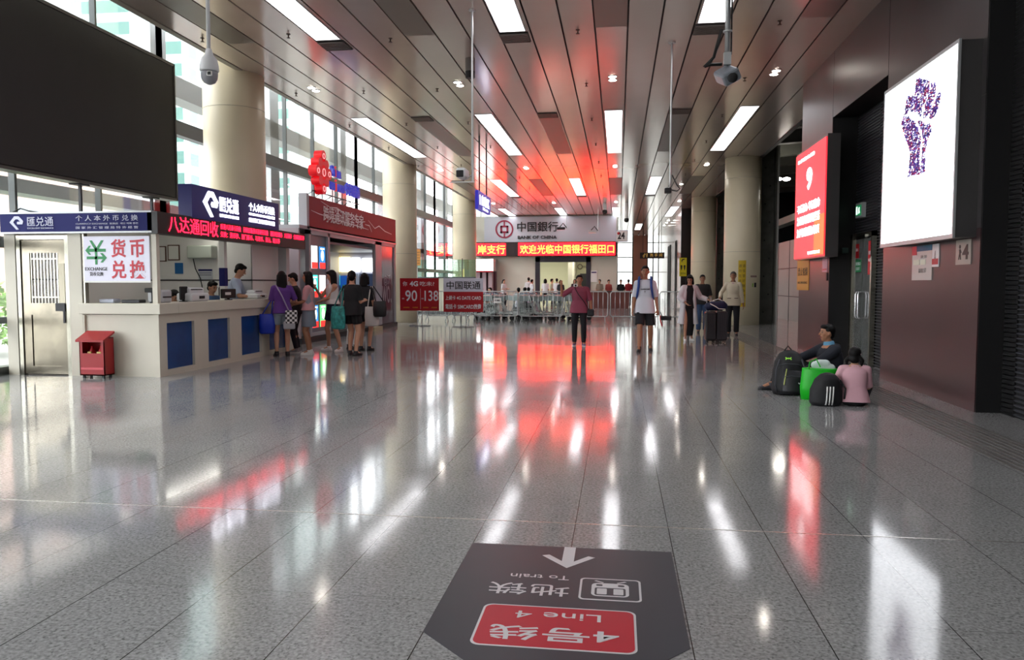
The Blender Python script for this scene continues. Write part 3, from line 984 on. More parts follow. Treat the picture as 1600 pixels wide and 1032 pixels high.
# interior shelves with lit boxes
MB().box(-9.12, -9.05, 18.7, 24.2, 0, 2.4).build('inner_wall', mat('inner_grey', '8E8D92', 0.4), u)
MB().box(-9.1, UX - .1, 18.6, 24.3, 2.4, 2.46).build('inner_ceiling', mat('inner_ceiling', '6E6D72', 0.5), u)
for j, (a_, b2, ya, yb, c, e_) in enumerate(((516, 530, 402, 425, 'F2D98A', 2.0), (532, 546, 402, 425, 'FFF0C0', 2.2), (549, 561, 403, 425, 'F4F8FF', 2.2), (566, 588, 404, 425, 'F8FCFF', 2.4),
                                         (517, 530, 430, 446, '2FA6B8', .5), (532, 542, 431, 450, '1B4FA0', .5), (543, 549, 432, 446, 'D84A4A', .5), (563, 583, 428, 447, '4A5878', .2), (564, 583, 449, 470, '5F6C8C', .2), (546, 560, 428, 470, 'AEB8C8', .2))):
    p0, p1 = AT(a_, ya, 24.25), AT(b2, yb, 24.25)
    MB().box(p0.x, p1.x, 24.25, 24.34, p1.z, p0.z).build('shelf_light' if e_ > 1 else 'shelf_poster', mat('shelf_light_%d' % j, c, 0.4, emit=e_, ecol=c), u)
c_ = thing('display_cabinet', 'white glazed display cabinet inside the phone shop opening', 'display cabinet', (-7.8, 21.9, 0))
MB().box(-8.1, -7.5, 21.7, 22.25, 0, 1.2).build('body', M_plaswhite, c_)
MB().box(-7.495, -7.49, 21.8, 22.15, .35, .75).box(-7.495, -7.49, 21.85, 22.1, .85, 1.1).build('black_screen', M_black, c_)
tag(MB().box(-7.6, -7.0, 21.5, 22.3, 0, .12).build('door_mat_step', mat('step_beige', 'BDB08E', 0.6)), 'beige step at the phone shop entrance', 'step')
# rooftop sign: red knot, letters
rs = thing('shop_roof_sign', 'illuminated red knot emblem with blue and red letters above the phone shop', 'sign', (-7.2, 19, 3.46))
O = (-7.15, 17.45, 3.46)
kn = MB()
def ellp(cx, cy, a, b, n=20):
    return [(cx + a * math.cos(2 * math.pi * i / n), cy + b * math.sin(2 * math.pi * i / n)) for i in range(n)]
for cx, cy, a, b in ((.47, 1.0, .14, .13), (.47, .22, .14, .13), (.12, .61, .14, .13), (.82, .61, .14, .13), (.47, .61, .17, .16), (.47, .82, .09, .12), (.47, .40, .09, .12), (.28, .61, .12, .08), (.66, .61, .12, .08), (.27, .82, .12, .11), (.67, .82, .12, .11), (.27, .40, .12, .11), (.67, .40, .12, .11)):
    kn.prism(ellp(cx, cy, a * 1.05, b * 1.05), Vector(O) + XP * (.1 + .0007 * cx), YP, ZP, .2)
kn.build('knot_emblem', mat('knot_red', 'E01420', 0.35, emit=.15, ecol='F01020'), rs)
kl = MB()
for cx, cy, a, b in ((.47, 1.0, .07, .06), (.47, .22, .07, .06), (.12, .61, .07, .06), (.82, .61, .07, .06), (.47, .61, .09, .09)):
    kl.tube([Vector(O) + XP * .104 + YP * p[0] + ZP * p[1] for p in ellp(cx, cy, a, b, 12)], .01, 6, closed=True)
kl.build('knot_outline', mat('knot_pale', 'F7B0B0', 0.4, emit=0.6), rs)
M_blet = mat('sign_blue_letter', '3038B8', 0.35, emit=.12, ecol='4450E0')
M_rlet = mat('sign_red_letter', 'D01828', 0.35, emit=.15, ecol='E01020')
lt = MB().text('Ch', O, YP, ZP, 1.22, .76, .28, .26, .05, bold=.008).text('na', O, YP, ZP, 1.63, .72, .32, .19, .05, bold=.008)
lt.text('un', O, YP, ZP, 1.20, .38, .28, .2, .05, bold=.008).text('com', O, YP, ZP, 1.80, .38, .46, .2, .05, bold=.008)
lt.text('中国联通', O, YP, ZP, 2.68, .43, 1.1, .34, .05, bold=.008)
lt.build('blue_letters', M_blet, rs)
MB().text('i', O, YP, ZP, 1.41, .76, .05, .27, .05, bold=.008).text('i', O, YP, ZP, 1.45, .42, .05, .3, .05, bold=.008).build('red_letters', M_rlet, rs)
fr = MB()
for y in (17.7, 18.2, 18.9, 19.6, 20.2, 20.8):
    fr.tube([(-7.22, y, 3.46), (-7.22, y, 3.9)], .012, 6).tube([(-7.22, y, 3.62), (-7.5, y, 3.46)], .01, 6)
fr.box(-7.24, -7.21, 17.6, 21.0, 3.6, 3.62).box(-7.24, -7.2, 17.6, 21.0, 3.9, 3.92)
fr.build('sign_rack', M_dkgrey, rs)

# ------------------------------------------------------------------ advert placards on stands
def placard(x0, x1, y, z0, z1, lb, base):
    t = thing('advert_placard', lb, 'placard', ((x0 + x1) / 2, y, 0))
    st = MB()
    c = (x0 + x1) / 2
    for dx in (-.08, .08):
        st.tube([(c + dx, y + .02, .03), (c + dx, y + .02, z1 - .1)], .014, 8)
    st.box(c - .35, c + .35, y - .0, y + .04, .0, .03).box(c - .1, c - .06, y - .25, y + .3, 0, .03).box(c + .06, c + .1, y - .25, y + .3, 0, .03)
    st.build('stand', M_galv, t)
    MB().box(x0, x1, y - .012, y, z0, z1).build('board', M_red, t)
    return t


pa, pb_ = AT(625, 435, 24.5), AT(686, 486, 24.5)
x0, x1, z1, z0 = pa.x, pb_.x, pa.z, pb_.z
t = placard(x0, x1, 24.5, z0, z1, 'red price placard with large 90 and 138 beside the phone shop', None)
O = (x0, 24.486, z0)
w_, h_ = x1 - x0, z1 - z0
tx = MB().text('你', O, XP, ZP, w_ * .13, h_ * .83, .15, .15, .003).text('4G', O, XP, ZP, w_ * .36, h_ * .83, .28, .17, .003, bold=.03).text('吃未?', O, XP, ZP, w_ * .7, h_ * .83, .48, .15, .003)
tx.text('90', O, XP, ZP, w_ * .29, h_ * .46, .4, .36, .003, bold=.01).text('138', O, XP, ZP, w_ * .81, h_ * .46, .46, .34, .003, bold=.01)
tx.text('HK$', O, XP, ZP, w_ * .08, h_ * .37, .07, .05, .003).text('HK$', O, XP, ZP, w_ * .58, h_ * .37, .07, .05, .003)
tx.box(x0 + w_ * .525, x0 + w_ * .53, 24.483, 24.486, z0 + .05, z0 + h_ * .68)
tx.build('lettering', M_letter_w, t)
MB().text('全国通用', O, XP, ZP, w_ * .16, h_ * .1, .2, .04, .003).text('免漫游费', O, XP, ZP, w_ * .39, h_ * .1, .18, .04, .003).text('全国通用', O, XP, ZP, w_ * .66, h_ * .1, .18, .04, .003).text('免漫游费', O, XP, ZP, w_ * .88, h_ * .1, .18, .04, .003).build('yellow_lettering', mat('letter_yellow', 'E8B020', 0.5), t)
pa, pb_ = AT(693, 435, 24.0), AT(755, 488, 24.0)
x0, x1, z1, z0 = pa.x, pb_.x, pa.z, pb_.z
t = placard(x0, x1, 24.0, z0, z1, 'white and red SIM card placard standing in front of the steel barriers', None)
w_, h_ = x1 - x0, z1 - z0
MB().box(x0, x1, 23.984, 23.988, z0 + h_ * .6, z1).build('white_field', mat('placard_white', 'D4D4E0', 0.4), t)
O = (x0, 23.982, z0)
MB().text('中国联通', O, XP, ZP, w_ * .51, h_ * .79, w_ * .86, .26, .003, bold=.01).build('black_lettering', M_letter_k, t)
MB().text('上網卡 4G DATE CARD', O, XP, ZP, w_ * .5, h_ * .42, w_ * .9, .14, .003, bold=.01).text('電話卡 SIMCARD繳費', O, XP, ZP, w_ * .5, h_ * .16, w_ * .9, .16, .003, bold=.01).build('lettering', M_letter_w, t)

# ================================================================== BANK FRONT
BY = 48.0
M_bw = mat('bank_wall_cream', 'CFCBBB', 0.5)
fw = MB().box(-9.6, -5.09, BY, BY + .2, 0, CZ).box(-1.74, -0.1, BY, BY + .2, 0, CZ).box(-5.09, -1.74, BY, BY + .2, 2.95, CZ)
struct(fw.build('wall_bank_front', M_bw))
struct(MB().box(-0.3, -0.1, BY + .2, YF, 0, CZ).build('wall_bank_side', M_bw))
df = MB().box(-5.15, -4.86, BY - .06, BY + .24, 0, 3.05).box(-1.98, -1.7, BY - .06, BY + .24, 0, 3.05).box(-5.15, -1.7, BY - .06, BY + .24, 2.72, 3.05)
struct(df.build('door_2', mat('bank_door_frame', '2F2A36', 0.35)))
# bank interior
struct(MB().box(-9.6, -.3, 56, 56.2, 0, 3.4).build('wall_bank_inner', mat('bank_inner', 'D6D3B4', 0.5)))
struct(MB().box(-9.6, -.3, BY + .2, 56, 3.2, 3.4).build('ceiling_bank', M_white))
struct(MB().box(-3.3, -3.0, 51, 56, 0, 3.2).build('wall_bank_partition', M_bw))
bl = thing('bank_lamp', 'white strip lamp on the ceiling inside the bank doorway', 'lamp', (-3.5, 51, 3.2))
MB().box(-5.6, -3.6, 49.5, 53, 3.14, 3.19).box(-2.8, -1.4, 50, 53, 3.14, 3.19).build('diffuser', mat('bank_lamp_diffuser', 'FFFFFF', 0.4, emit=4.5, ecol='FFFCEC'), bl)
t = thing('bank_inner_sign', 'bank emblem sign over a dark doorway inside the bank', 'sign', (-2.3, 55.9, 2.6))
MB().box(-2.75, -1.75, 55.9, 56, 0, 2.1).build('dark_doorway', M_dkgrey, t)
MB().text('中国银行', (-2.3, 55.9, 2.6), XP, ZP, .15, 0, .8, .2).tube([(-2.75 + .17 * math.cos(a * .52), 55.88, 2.6 + .17 * math.sin(a * .52)) for a in range(12)], .03, 6, closed=True).build('lettering', mat('bank_letter_brown', '6B5A4C', 0.5), t)

bs = thing('bank_sign', 'long pale bank sign board with a round red emblem above the bank door', 'sign', (-4.2, 47.8, 3.96))
MB().box(-8.34, -0.15, 47.7, 48.0, 3.96, 5.54).build('board', mat('bank_board', 'C4C9D2', 0.35), bs)


def onb(px, py, Y=47.68):
    p = AT(px, py, Y)
    return p


c = onb(788, 358.5)
r_ = (onb(802, 358).x - onb(774, 358).x) / 2
em = MB()
def ring2(cx, cz, ro, ri, y, mb, n=36):
    a = [(cx + ro * math.cos(2 * math.pi * i / n), y, cz + ro * math.sin(2 * math.pi * i / n)) for i in range(n)]
    b = [(cx + ri * math.cos(2 * math.pi * i / n), y, cz + ri * math.sin(2 * math.pi * i / n)) for i in range(n)]
    c2 = [(p[0], y + .03, p[2]) for p in a]
    d2 = [(p[0], y + .03, p[2]) for p in b]
    vs = a + b + c2 + d2
    fs = []
    for i in range(n):
        j = (i + 1) % n
        fs += [(i, j, n + j, n + i), (2 * n + i, 3 * n + i, 3 * n + j, 2 * n + j), (i, 2 * n + i, 2 * n + j, j), (n + i, n + j, 3 * n + j, 3 * n + i)]
    mb.add(vs, fs)


ring2(c.x, c.z, r_, r_ * .84, 47.66, em)
em.box(c.x - r_ * .07, c.x + r_ * .07, 47.66, 47.69, c.z + r_ * .35, c.z + r_ * .86).box(c.x - r_ * .07, c.x + r_ * .07, 47.66, 47.69, c.z - r_ * .86, c.z - r_ * .35)
q = r_ * .45
em.box(c.x - q, c.x + q, 47.66, 47.69, c.z + r_ * .22, c.z + r_ * .4).box(c.x - q, c.x + q, 47.66, 47.69, c.z - r_ * .4, c.z - r_ * .22)
em.box(c.x - q, c.x - q + r_ * .2, 47.66, 47.69, c.z - r_ * .4, c.z + r_ * .4).box(c.x + q - r_ * .2, c.x + q, 47.66, 47.69, c.z - r_ * .4, c.z + r_ * .4)
em.build('emblem', mat('bank_crimson', '8E1538', 0.4), bs)
a, b_ = onb(808, 347), onb(872, 362)
MB().text('中国銀行', (0, 47.68, 0), XP, ZP, (a.x + b_.x) / 2, (a.z + b_.z) / 2, b_.x - a.x, a.z - b_.z, .03, bold=.012).text('BANK OF CHINA', (0, 47.68, 0), XP, ZP, (onb(809, 370).x + onb(870, 370).x) / 2, onb(840, 371).z, onb(870, 370).x - onb(809, 370).x, .2, .03, bold=.02).build('lettering', M_letter_k, bs)
ls = thing('bank_led_display', 'long red scrolling LED display under the bank sign board', 'LED display', (-4.4, 47.6, 3.1))
MB().box(-8.8, -.08, 47.45, 47.98, 3.08, 3.96).build('housing', mat('led_dark', '241014', 0.4), ls)
M_ledbg = mat('led_red_field', 'E01020', 0.5, emit=11.0, ecol='FF060C')
M_ledy = mat('led_yellow_letter', 'FFD060', 0.5, emit=1.2, ecol='FFC850')
xa, xb, xc = AT(790, 390, 47.4).x, AT(810, 390, 47.4).x, AT(961, 390, 47.4).x
MB().box(-8.78, xa, 47.43, 47.45, 3.14, 3.88).box(xb, xc, 47.43, 47.45, 3.12, 3.9).build('red_field', M_ledbg, ls)
MB().text('岸支行', (0, 47.43, 0), XP, ZP, (-8.75 + xa) / 2, 3.5, xa + 8.7, .56, .02, bold=.015).text('欢迎光临中国银行福田口', (0, 47.43, 0), XP, ZP, (xb + xc) / 2 + .02, 3.5, xc - xb - .15, .56, .02, bold=.015).build('led_lettering', M_ledy, ls)
# 24h blade sign
p0, p1 = AT(962, 360, 46.5), AT(981, 378, 46.5)
t = thing('hour_sign', 'square hanging sign reading 24 at the corner of the bank', 'sign', ((p0.x + p1.x) / 2, 46.5, p0.z))
MB().box(p0.x, p1.x, 46.5, 46.6, p1.z, p0.z).build('frame', mat('pale_lilac', 'B9BCD0', 0.4), t)
MB().box(p0.x + .03, p1.x - .03, 46.49, 46.5, p1.z + .04, p0.z - .04).build('face', M_white, t)
MB().text('24', (p0.x, 46.49, p1.z), XP, ZP, .33, .37, .42, .42, .01, bold=.03).build('number', M_letter_k, t)
MB().ell((p0.x + .17, 46.485, p1.z + .5), (.08, .01, .08)).build('red_dot', M_red, t)
MB().tube([((p0.x + p1.x) / 2, 46.55, p0.z), ((p0.x + p1.x) / 2, 46.55, CZ)], .015, 6).build('rod', M_dkgrey, t)
# notice beside door, wall strips
t = thing('notice_board', 'white notice board on the bank wall right of the door', 'notice board', (-1.1, 47.95, 1.9))
p0, p1 = AT(923, 423, 47.95), AT(933, 441, 47.95)
MB().box(p0.x, p1.x, 47.95, 48, p1.z, p0.z).build('board', M_white, t)
MB().box(p0.x + .05, p1.x - .05, 47.94, 47.95, p0.z - .15, p0.z - .08).build('heading', M_navy, t)
# atm cubicle on the left of the bank
am = thing('atm_bay', 'bright white lightbox over the row of cash machines left of the bank', 'cash machine bay', (-8.2, 46.8, 0))
p0, p1 = AT(740, 405, 46.6), AT(771, 424, 46.6)
MB().box(p0.x, p1.x, 46.6, 47.95, p1.z, p0.z).build('housing', M_alu, am)
MB().box(p0.x + .03, p0.x + .42, 46.58, 46.6, p1.z + .03, p0.z - .02).box(p0.x + .48, p1.x - .02, 46.58, 46.6, p1.z + .03, p0.z - .02).build('lightbox', mat('atm_light', 'FFFFFF', 0.4, emit=4.0, ecol='FFFFFF'), am)
MB().box(p0.x, p1.x, 46.57, 46.6, p1.z - .06, p1.z + .02).build('red_band', M_red, am)
am_ = MB()
for i in range(3):
    am_.box(p0.x + .1 + i * .38, p0.x + .34 + i * .38, 46.9, 47.4, 0, p1.z - .08)
am_.build('machine_column', mat('atm_pinkish', 'B09AA0', 0.3), am)
MB().box(p0.x, p1.x, 47.5, 47.95, 0, p1.z).build('dark_backing', mat('atm_dark', '5A3440', 0.4), am)
# orange poster on the left wall
p0, p1 = AT(648, 390, 30), AT(657, 415, 30)
t = thing('wall_poster', 'orange paper notice stuck inside the window beside the second column', 'poster', (p0.x, 30, p0.z))
MB().box(p0.x, p1.x, 29.99, 30, p1.z, p0.z).build('sheet', mat('orange_sheet', 'C98A38', 0.5), t)
ln = MB()
for i in range(5):
    ln.box(p0.x + .03, p1.x - .03, 29.985, 29.99, p0.z - .1 - i * .11, p0.z - .13 - i * .11)
ln.build('printed_line', mat('print_brown', '7A4A20', 0.5), t)
MB().box(p0.x + .08, p0.x + .11, 30, 30.02, 0, p0.z).build('stand', M_alu, t)
# low glass screen behind the placards
gs = thing('glass_screen', 'low glass screen with a dark top rail behind the placards', 'glass screen', (-7.0, 37, 0))
a, b_ = AT(645, 433, 35), AT(743, 433, 35)
MB().box(a.x, b_.x, 35, 35.06, a.z - .06, a.z).box(a.x, b_.x, 35, 35.06, 0, .1).build('rail', M_mull, gs)
MB().box(a.x, b_.x, 35.02, 35.035, .1, a.z - .06).build('pane', mat('beige_low_panel', 'B3AE9C', 0.3), gs)
MB().box(a.x, b_.x, 35.02, 35.035, a.z, a.z + .8).build('upper_pane', M_glass_g, gs)
MB().box(AT(720, 0, 35).x, AT(720, 0, 35).x + .03, 35, 35.05, a.z, a.z + .85).build('upright', M_dkgrey, gs)

# bank counter desk on the right
dk = thing('inspection_desk', 'long reddish brown desk behind the right barriers', 'desk', (-.6, 43.5, 0))
p0, p1 = AT(918, 455, 43.5), AT(983, 455, 43.5)
MB().box(p0.x, p1.x, 43.3, 43.9, 0, .92).build('front', mat('desk_brown', '6E3B34', 0.4), dk)
MB().box(p0.x - .05, p1.x + .05, 43.25, 43.95, .92, .98).build('top', mat('desk_top', '3C2A28', 0.3), dk)

# ------------------------------------------------------------------ crowd barriers
def barrier(x0, x1, y, lb, grp):
    t = thing('crowd_barrier', lb, 'barrier', ((x0 + x1) / 2, y, 0), group=grp)
    r = .06
    fr = [(x0 + r, y, 1.10), (x1 - r, y, 1.10), (x1 - .015, y, 1.10 - r), (x1, y, 1.02), (x1, y, .26), (x1 - r, y, .2), (x0 + r, y, .2), (x0, y, .26), (x0, y, 1.02), (x0 + .015, y, 1.10 - r)]
    MB().tube(fr, .021, 8, closed=True).build('frame', M_galv, t, smooth=True)
    bars = MB()
    n = max(2, round((x1 - x0) / .17))
    for i in range(1, n):
        x = x0 + (x1 - x0) * i / n
        bars.tube([(x, y, .2), (x, y, 1.10)], .010, 6)
    bars.build('bars', M_galv, t, smooth=True)
    for x in (x0 + .1, x1 - .1):
        MB().tube([(x, y - .26, .012), (x, y - .22, .03), (x, y, .2), (x, y + .22, .03), (x, y + .26, .012)], .016, 6).build('foot', M_galv, t)


bx = [(625, 660), (663, 702), (705, 735), (737, 809), (811, 879), (882, 950), (954, 1029), (1031, 1072), (1074, 1086)]
bn = ['behind the price placard', 'between the two placards', 'behind the SIM card placard', 'left of the heap of carts', 'in front of the heap of carts', 'behind the pointing woman',
      'behind the man in the white T-shirt', 'left of the woman in the white coat', 'beside the right columns']
for (a, b_), nm in zip(bx, bn):
    x0, x1 = AT(a, 450, 28).x, AT(b_, 450, 28).x
    barrier(x0, x1, 28.0, 'steel crowd barrier %s' % nm, 'steel crowd barriers across the hall')

# ------------------------------------------------------------------ luggage carts piled behind the barriers
M_cart = mat('cart_grey_steel', 'AEB6B4', 0.35, 0.45)
def cart():
    t = thing('luggage_cart', 'grey tubular luggage cart in the heap behind the barriers', 'luggage cart', group='luggage carts behind the barriers')
    f = MB()
    f.tube([(-.28, -.4, .22), (-.3, .25, .25), (-.28, .42, .6), (-.28, .48, .98), (.28, .48, .98), (.28, .42, .6), (.3, .25, .25), (.28, -.4, .22)], .02, 7, closed=True)
    f.build('frame', M_cart, t, local=True, smooth=True)
    bk = MB()
    for i in range(7):
        x = -.24 + i * .08
        bk.tube([(x, -.4, .22), (x, .25, .25), (x, .40, .62)], .008, 5)
    for y, z in ((-.2, .23), (0, .24), (.3, .36), (.38, .55)):
        bk.tube([(-.27, y, z), (.27, y, z)], .01, 5)
    bk.build('tray', M_cart, t, local=True)
    MB().rings([[(-.25, .30, .72), (.25, .30, .72), (.22, .0, .72), (-.22, .0, .72)], [(-.27, .46, .94), (.27, .46, .94), (.25, .0, .92), (-.25, .0, .92)]]).build('basket', mat('cart_basket', '8C9A98', 0.4, 0.3), t, local=True)
    for x, y in ((-.26, -.3), (.26, -.3), (-.28, .3), (.28, .3)):
        w_ = MB()
        w_.rings([[(x - .018, y + .09 * math.cos(a * .5236), .09 + .09 * math.sin(a * .5236)) for a in range(12)], [(x + .018, y + .09 * math.cos(a * .5236), .09 + .09 * math.sin(a * .5236)) for a in range(12)]])
        w_.build('wheel', M_black, t, local=True)
    MB().tube([(-.29, .49, .985), (.29, .49, .985)], .026, 8).build('handle', mat('cart_handle', '2C3A5A', 0.4), t, local=True)
    return t


proto = remember(cart())
R = random.Random(3)
cartpos = [(-5.0 + .72 * (i % 5) + (.2 if (i // 5) % 2 else 0), 28.95 + 1.05 * (i // 5)) for i in range(15)] + [(-1.45, 29.1), (-5.75, 29.2)]
for i, (x, y) in enumerate(cartpos):
    o = proto if i == 0 else copy_tree(proto)
    o.location = (x, y, 0)
    o['label'] = ('grey luggage cart, %s from the left in the %s row of the heap' % (ORD[i % 5], ORD[i // 5])) if i < 15 else ('grey luggage cart at the right end of the heap' if i == 15 else 'grey luggage cart at the left end of the heap')
    o.rotation_euler = (0, 0, R.uniform(-.5, .5) + (math.pi / 2 if i % 2 else 0))

# ------------------------------------------------------------------ hanging things
def rod(mb, x, y, z0, z1, r):
    mb.tube([(x, y, z0), (x, y, z1)], r, 10)


# dome camera on its drop rod (front left)
c = AT(327, 112, 8.0)
t = thing('dome_camera', 'white dome camera on a white drop rod near the big black screen', 'camera', (c.x, c.y, c.z))
m = MB(); rod(m, c.x, c.y, c.z + .18, CZ, .022); m.build('rod', M_plaswhite, t, smooth=True)
MB().lathe((c.x, c.y, c.z - .06), [(.03, .30), (.045, .24), (.085, .19), (.1, .12), (.102, .07), (.095, .06)], 28).build('hood', M_plaswhite, t, smooth=True)
MB().lathe((c.x, c.y, c.z - .13), [(.02, -.01), (.06, .01), (.085, .05), (.09, .10), (.088, .13)], 28).build('dome', mat('dome_grey', '8F9096', 0.3), t, smooth=True)
d0 = Vector((c.x, c.y, c.z - .04)) + (Vector((0, 0, 1.4)) - Vector((c.x, c.y, 1.4))).normalized() * .088
MB().rbox(d0.x - .03, d0.x + .03, d0.y - .01, d0.y + .01, d0.z - .025, d0.z + .025, .005).build('lens_window', M_white, t)
MB().box(d0.x - .015, d0.x + .022, d0.y - .014, d0.y, d0.z - .017, d0.z + .017).build('lens', M_black, t)

# box camera on long rod (left of centre)
px, py = -2.26, 11.88
t = thing('box_camera', 'white box camera on the end of a long thin rod left of centre', 'camera', (px, py, 3.0))
m = MB(); rod(m, px, py, 2.98, CZ, .017); m.cyl((px, py), .05, CZ - .02, CZ); m.build('rod', M_galv, t, smooth=False)
MB().box(px - .36, px + .03, py - .02, py + .02, 2.97, 2.985).tube([(px - .0, py, 3.1), (px - .12, py - .02, 3.0)], .008).build('bracket', M_galv, t)
MB().rbox(px - .24, px - .09, py - .12, py + .2, 3.03, 3.19, .03).build('housing', M_plaswhite, t)
MB().rbox(px - .235, px - .12, py - .135, py - .11, 3.04, 3.145, .01).build('lens_hood', M_black, t)
# ceiling camera
t = thing('ceiling_camera', 'short black camera fixed under the ceiling beside the left rod', 'camera', (-2.78, 14.4, CZ))
MB().cyl((-2.78, 14.4), .09, CZ - .24, CZ, 20).build('mount', mat('camera_grey', '77716C', 0.4), t)
MB().cyl((-2.78, 14.4), .085, CZ - .36, CZ - .24, 20, .09).build('lens_ring', M_black, t)
# centre rod camera with a loose cable
px, py = .89, 13.89
t = thing('rod_camera', 'small black camera with a looped cable on the thin rod right of the middle', 'camera', (px, py, 3.05))
m = MB(); rod(m, px, py, 3.15, CZ, .018); m.cyl((px, py), .06, CZ - .03, CZ, 16); m.build('rod', M_galv, t)
MB().tube([(px + .03, py, 3.3), (px + .12, py, 3.12), (px + .17, py, 3.06), (px + .12, py, 3.02), (px + .02, py, 3.04), (px - .03, py, 3.12)], .012, 6).build('cable', M_cable, t, smooth=True)
MB().rbox(px - .1, px + .02, py - .12, py + .04, 2.98, 3.07, .015).build('housing', M_black, t)
MB().tube([(px - .02, py, 3.05), (px, py, 3.17)], .014).build('bracket', M_galv, t)
# big tilted camera near the viewer
c = AT(1131, 118, 8.0)
px, py = c.x, c.y
t = thing('tilted_camera', 'grey tilted camera with a bent black cable hanging from the thick pole at top right', 'camera', (px, py, c.z))
m = MB(); rod(m, px + .03, py, c.z + .15, CZ, .027); m.build('rod', M_galv, t, smooth=True)
MB().tube([(px + .068, py, c.z + .2), (px + .068, py, CZ)], .008, 6).tube([(px - .03, py, c.z + .45), (px - .1, py, c.z + .18), (px - .19, py, c.z + .09), (px - .14, py, c.z + .11), (px - .02, py, c.z + .11)], .016, 8).build('cable', M_cable, t, smooth=True)
MB().cyl((px + .03, py), .045, c.z + .42, c.z + .435, 16).box(px - .005, px + .065, py - .03, py + .03, c.z + .1, c.z + .22).build('clamp', M_alu, t)
hb = MB()
Mr = Matrix.Rotation(math.radians(-28), 3, 'Y') @ Matrix.Rotation(math.radians(25), 3, 'X')
tmp = MB().rbox(-.09, .09, -.16, .14, -.065, .065, .025)
hb.add([Vector((px + .03, py, c.z)) + Mr @ Vector(v) for v in tmp.v], tmp.f)
hb.build('housing', mat('camera_bluegrey', '7C828A', 0.4), t)
MB().ell(Vector((px + .03, py, c.z)) + Mr @ Vector((0, -.17, 0)), (.05, .02, .05)).build('lens', M_black, t)
# cameras hanging near the bank
for px_, py_, Y, nm in ((926, 361, 44, 'white bullet camera on a rod in front of the bank sign'), (877, 356, 44, 'tiny camera on a rod beside the bank lettering')):
    p = AT(px_, py_, Y)
    t = thing('bullet_camera', nm, 'camera', tuple(p))
    MB().tube([(p.x + .3, Y, p.z - .1), (p.x + .3, Y, CZ)], .02, 6).build('rod', M_galv, t)
    MB().rbox(p.x - .25, p.x + .22, Y - .1, Y + .08, p.z - .12, p.z + .03, .03).build('housing', M_plaswhite if 'white' in nm else M_dkgrey, t)
    MB().tube([(p.x - .1, Y, p.z + .02), (p.x + .1, Y, p.z + .25), (p.x + .3, Y, p.z)], .03, 6).build('arm', M_black, t)
for px_, py_, nm in ((945, 331, 'black dome camera on the ceiling above the end of the bank sign'), (979, 344, 'black dome camera hanging right of the bank sign')):
    p = AT(px_, py_, 41)
    t = thing('dome_camera', nm, 'camera', tuple(p))
    MB().cyl((p.x, p.y), .09, p.z, CZ, 14).build('mount', M_plaswhite, t)
    MB().ell((p.x, p.y, p.z), (.13, .13, .13)).build('dome', M_black, t, smooth=True)

# blue hanging sign on two rods
t = thing('hanging_sign', 'blue lit hanging sign on two black rods left of the bank sign', 'hanging sign', (-3.93, 22.5, 3.5))
MB().box(-4.02, -3.93, 21.5, 23.6, 3.5, 4.03).build('box', mat('hang_blue', '23239A', 0.35, emit=0.25, ecol='2A2AC0'), t)
m = MB(); rod(m, -3.97, 21.9, 4.03, CZ, .022); rod(m, -3.97, 23.1, 4.03, CZ, .022); m.build('rod', M_black, t)
MB().text('自助区', (-3.928, 21.5, 3.5), YP, ZP, 1.2, .3, 1.3, .3, .005, bold=.02).text('Self-service', (-3.928, 21.5, 3.5), YP, ZP, 1.2, .08, .9, .08, .005).prism([(.22, .15), (.34, .15), (.34, .42), (.22, .42)], (-3.924, 21.5, 3.5), YP, ZP, .004).build('lettering', M_lit, t)
# brown toilet sign in the corridor
p0, p1 = AT(1000, 395, 52), AT(1038, 404, 52)
t = thing('toilet_sign', 'dark brown hanging toilet sign in the corridor behind the man in white', 'hanging sign', ((p0.x + p1.x) / 2, 52, p0.z))
MB().box(p0.x, p1.x, 52, 52.1, p1.z, p0.z).build('board', mat('sign_brown', '2A150E', 0.4), t)
MB().text('♂♀', (p0.x, 51.99, p1.z), XP, ZP, .35, .2, .3, .26, .01).text('洗 手 间', (p0.x, 51.99, p1.z), XP, ZP, 1.05, .22, .8, .2, .01).build('lettering', mat('sign_gold', 'D8A850', 0.4, emit=.3), t)
m = MB(); rod(m, p0.x + .2, 52.05, p0.z, CZ, .015); rod(m, p1.x - .2, 52.05, p0.z, CZ, .015); m.build('rod', M_black, t)
# yellow toilet direction panel on the black wall
p0, p1 = AT(1062, 403, 44.3), AT(1073, 432, 44.3)
t = thing('direction_panel', 'tall yellow toilet direction panel on the black wall', 'sign', ((p0.x + p1.x) / 2, 44.4, p1.z))
M_yel = mat('sign_yellow', 'D9C81E', 0.45)
MB().box(p0.x, p1.x, 44.38, 44.5, p1.z, p0.z).build('panel', M_yel, t)
w_, h_ = p1.x - p0.x, p0.z - p1.z
pc_ = MB()
O = (p0.x, 44.378, p1.z)
pc_.prism([(w_ * .35, h_ * .72), (w_ * .25, h_ * .85), (w_ * .4, h_ * .93), (w_ * .7, h_ * .95), (w_ * .7, h_ * .9), (w_ * .45, h_ * .87), (w_ * .38, h_ * .82)], O, XP, ZP, .01)
for cx in (.28, .7):
    pc_.prism([(w_ * (cx - .13), h_ * .5), (w_ * (cx + .13), h_ * .5), (w_ * (cx + .04), h_ * .33), (w_ * (cx - .04), h_ * .33)], O, XP, ZP, .01)
    pc_.prism([(w_ * cx + .06 * math.cos(a * .785), h_ * .55 + .06 * math.sin(a * .785)) for a in range(8)], O, XP, ZP, .01)
pc_.text('洗手间', O, XP, ZP, w_ * .5, h_ * .16, w_ * .7, h_ * .09, .008)
pc_.build('pictogram', M_letter_k, t)

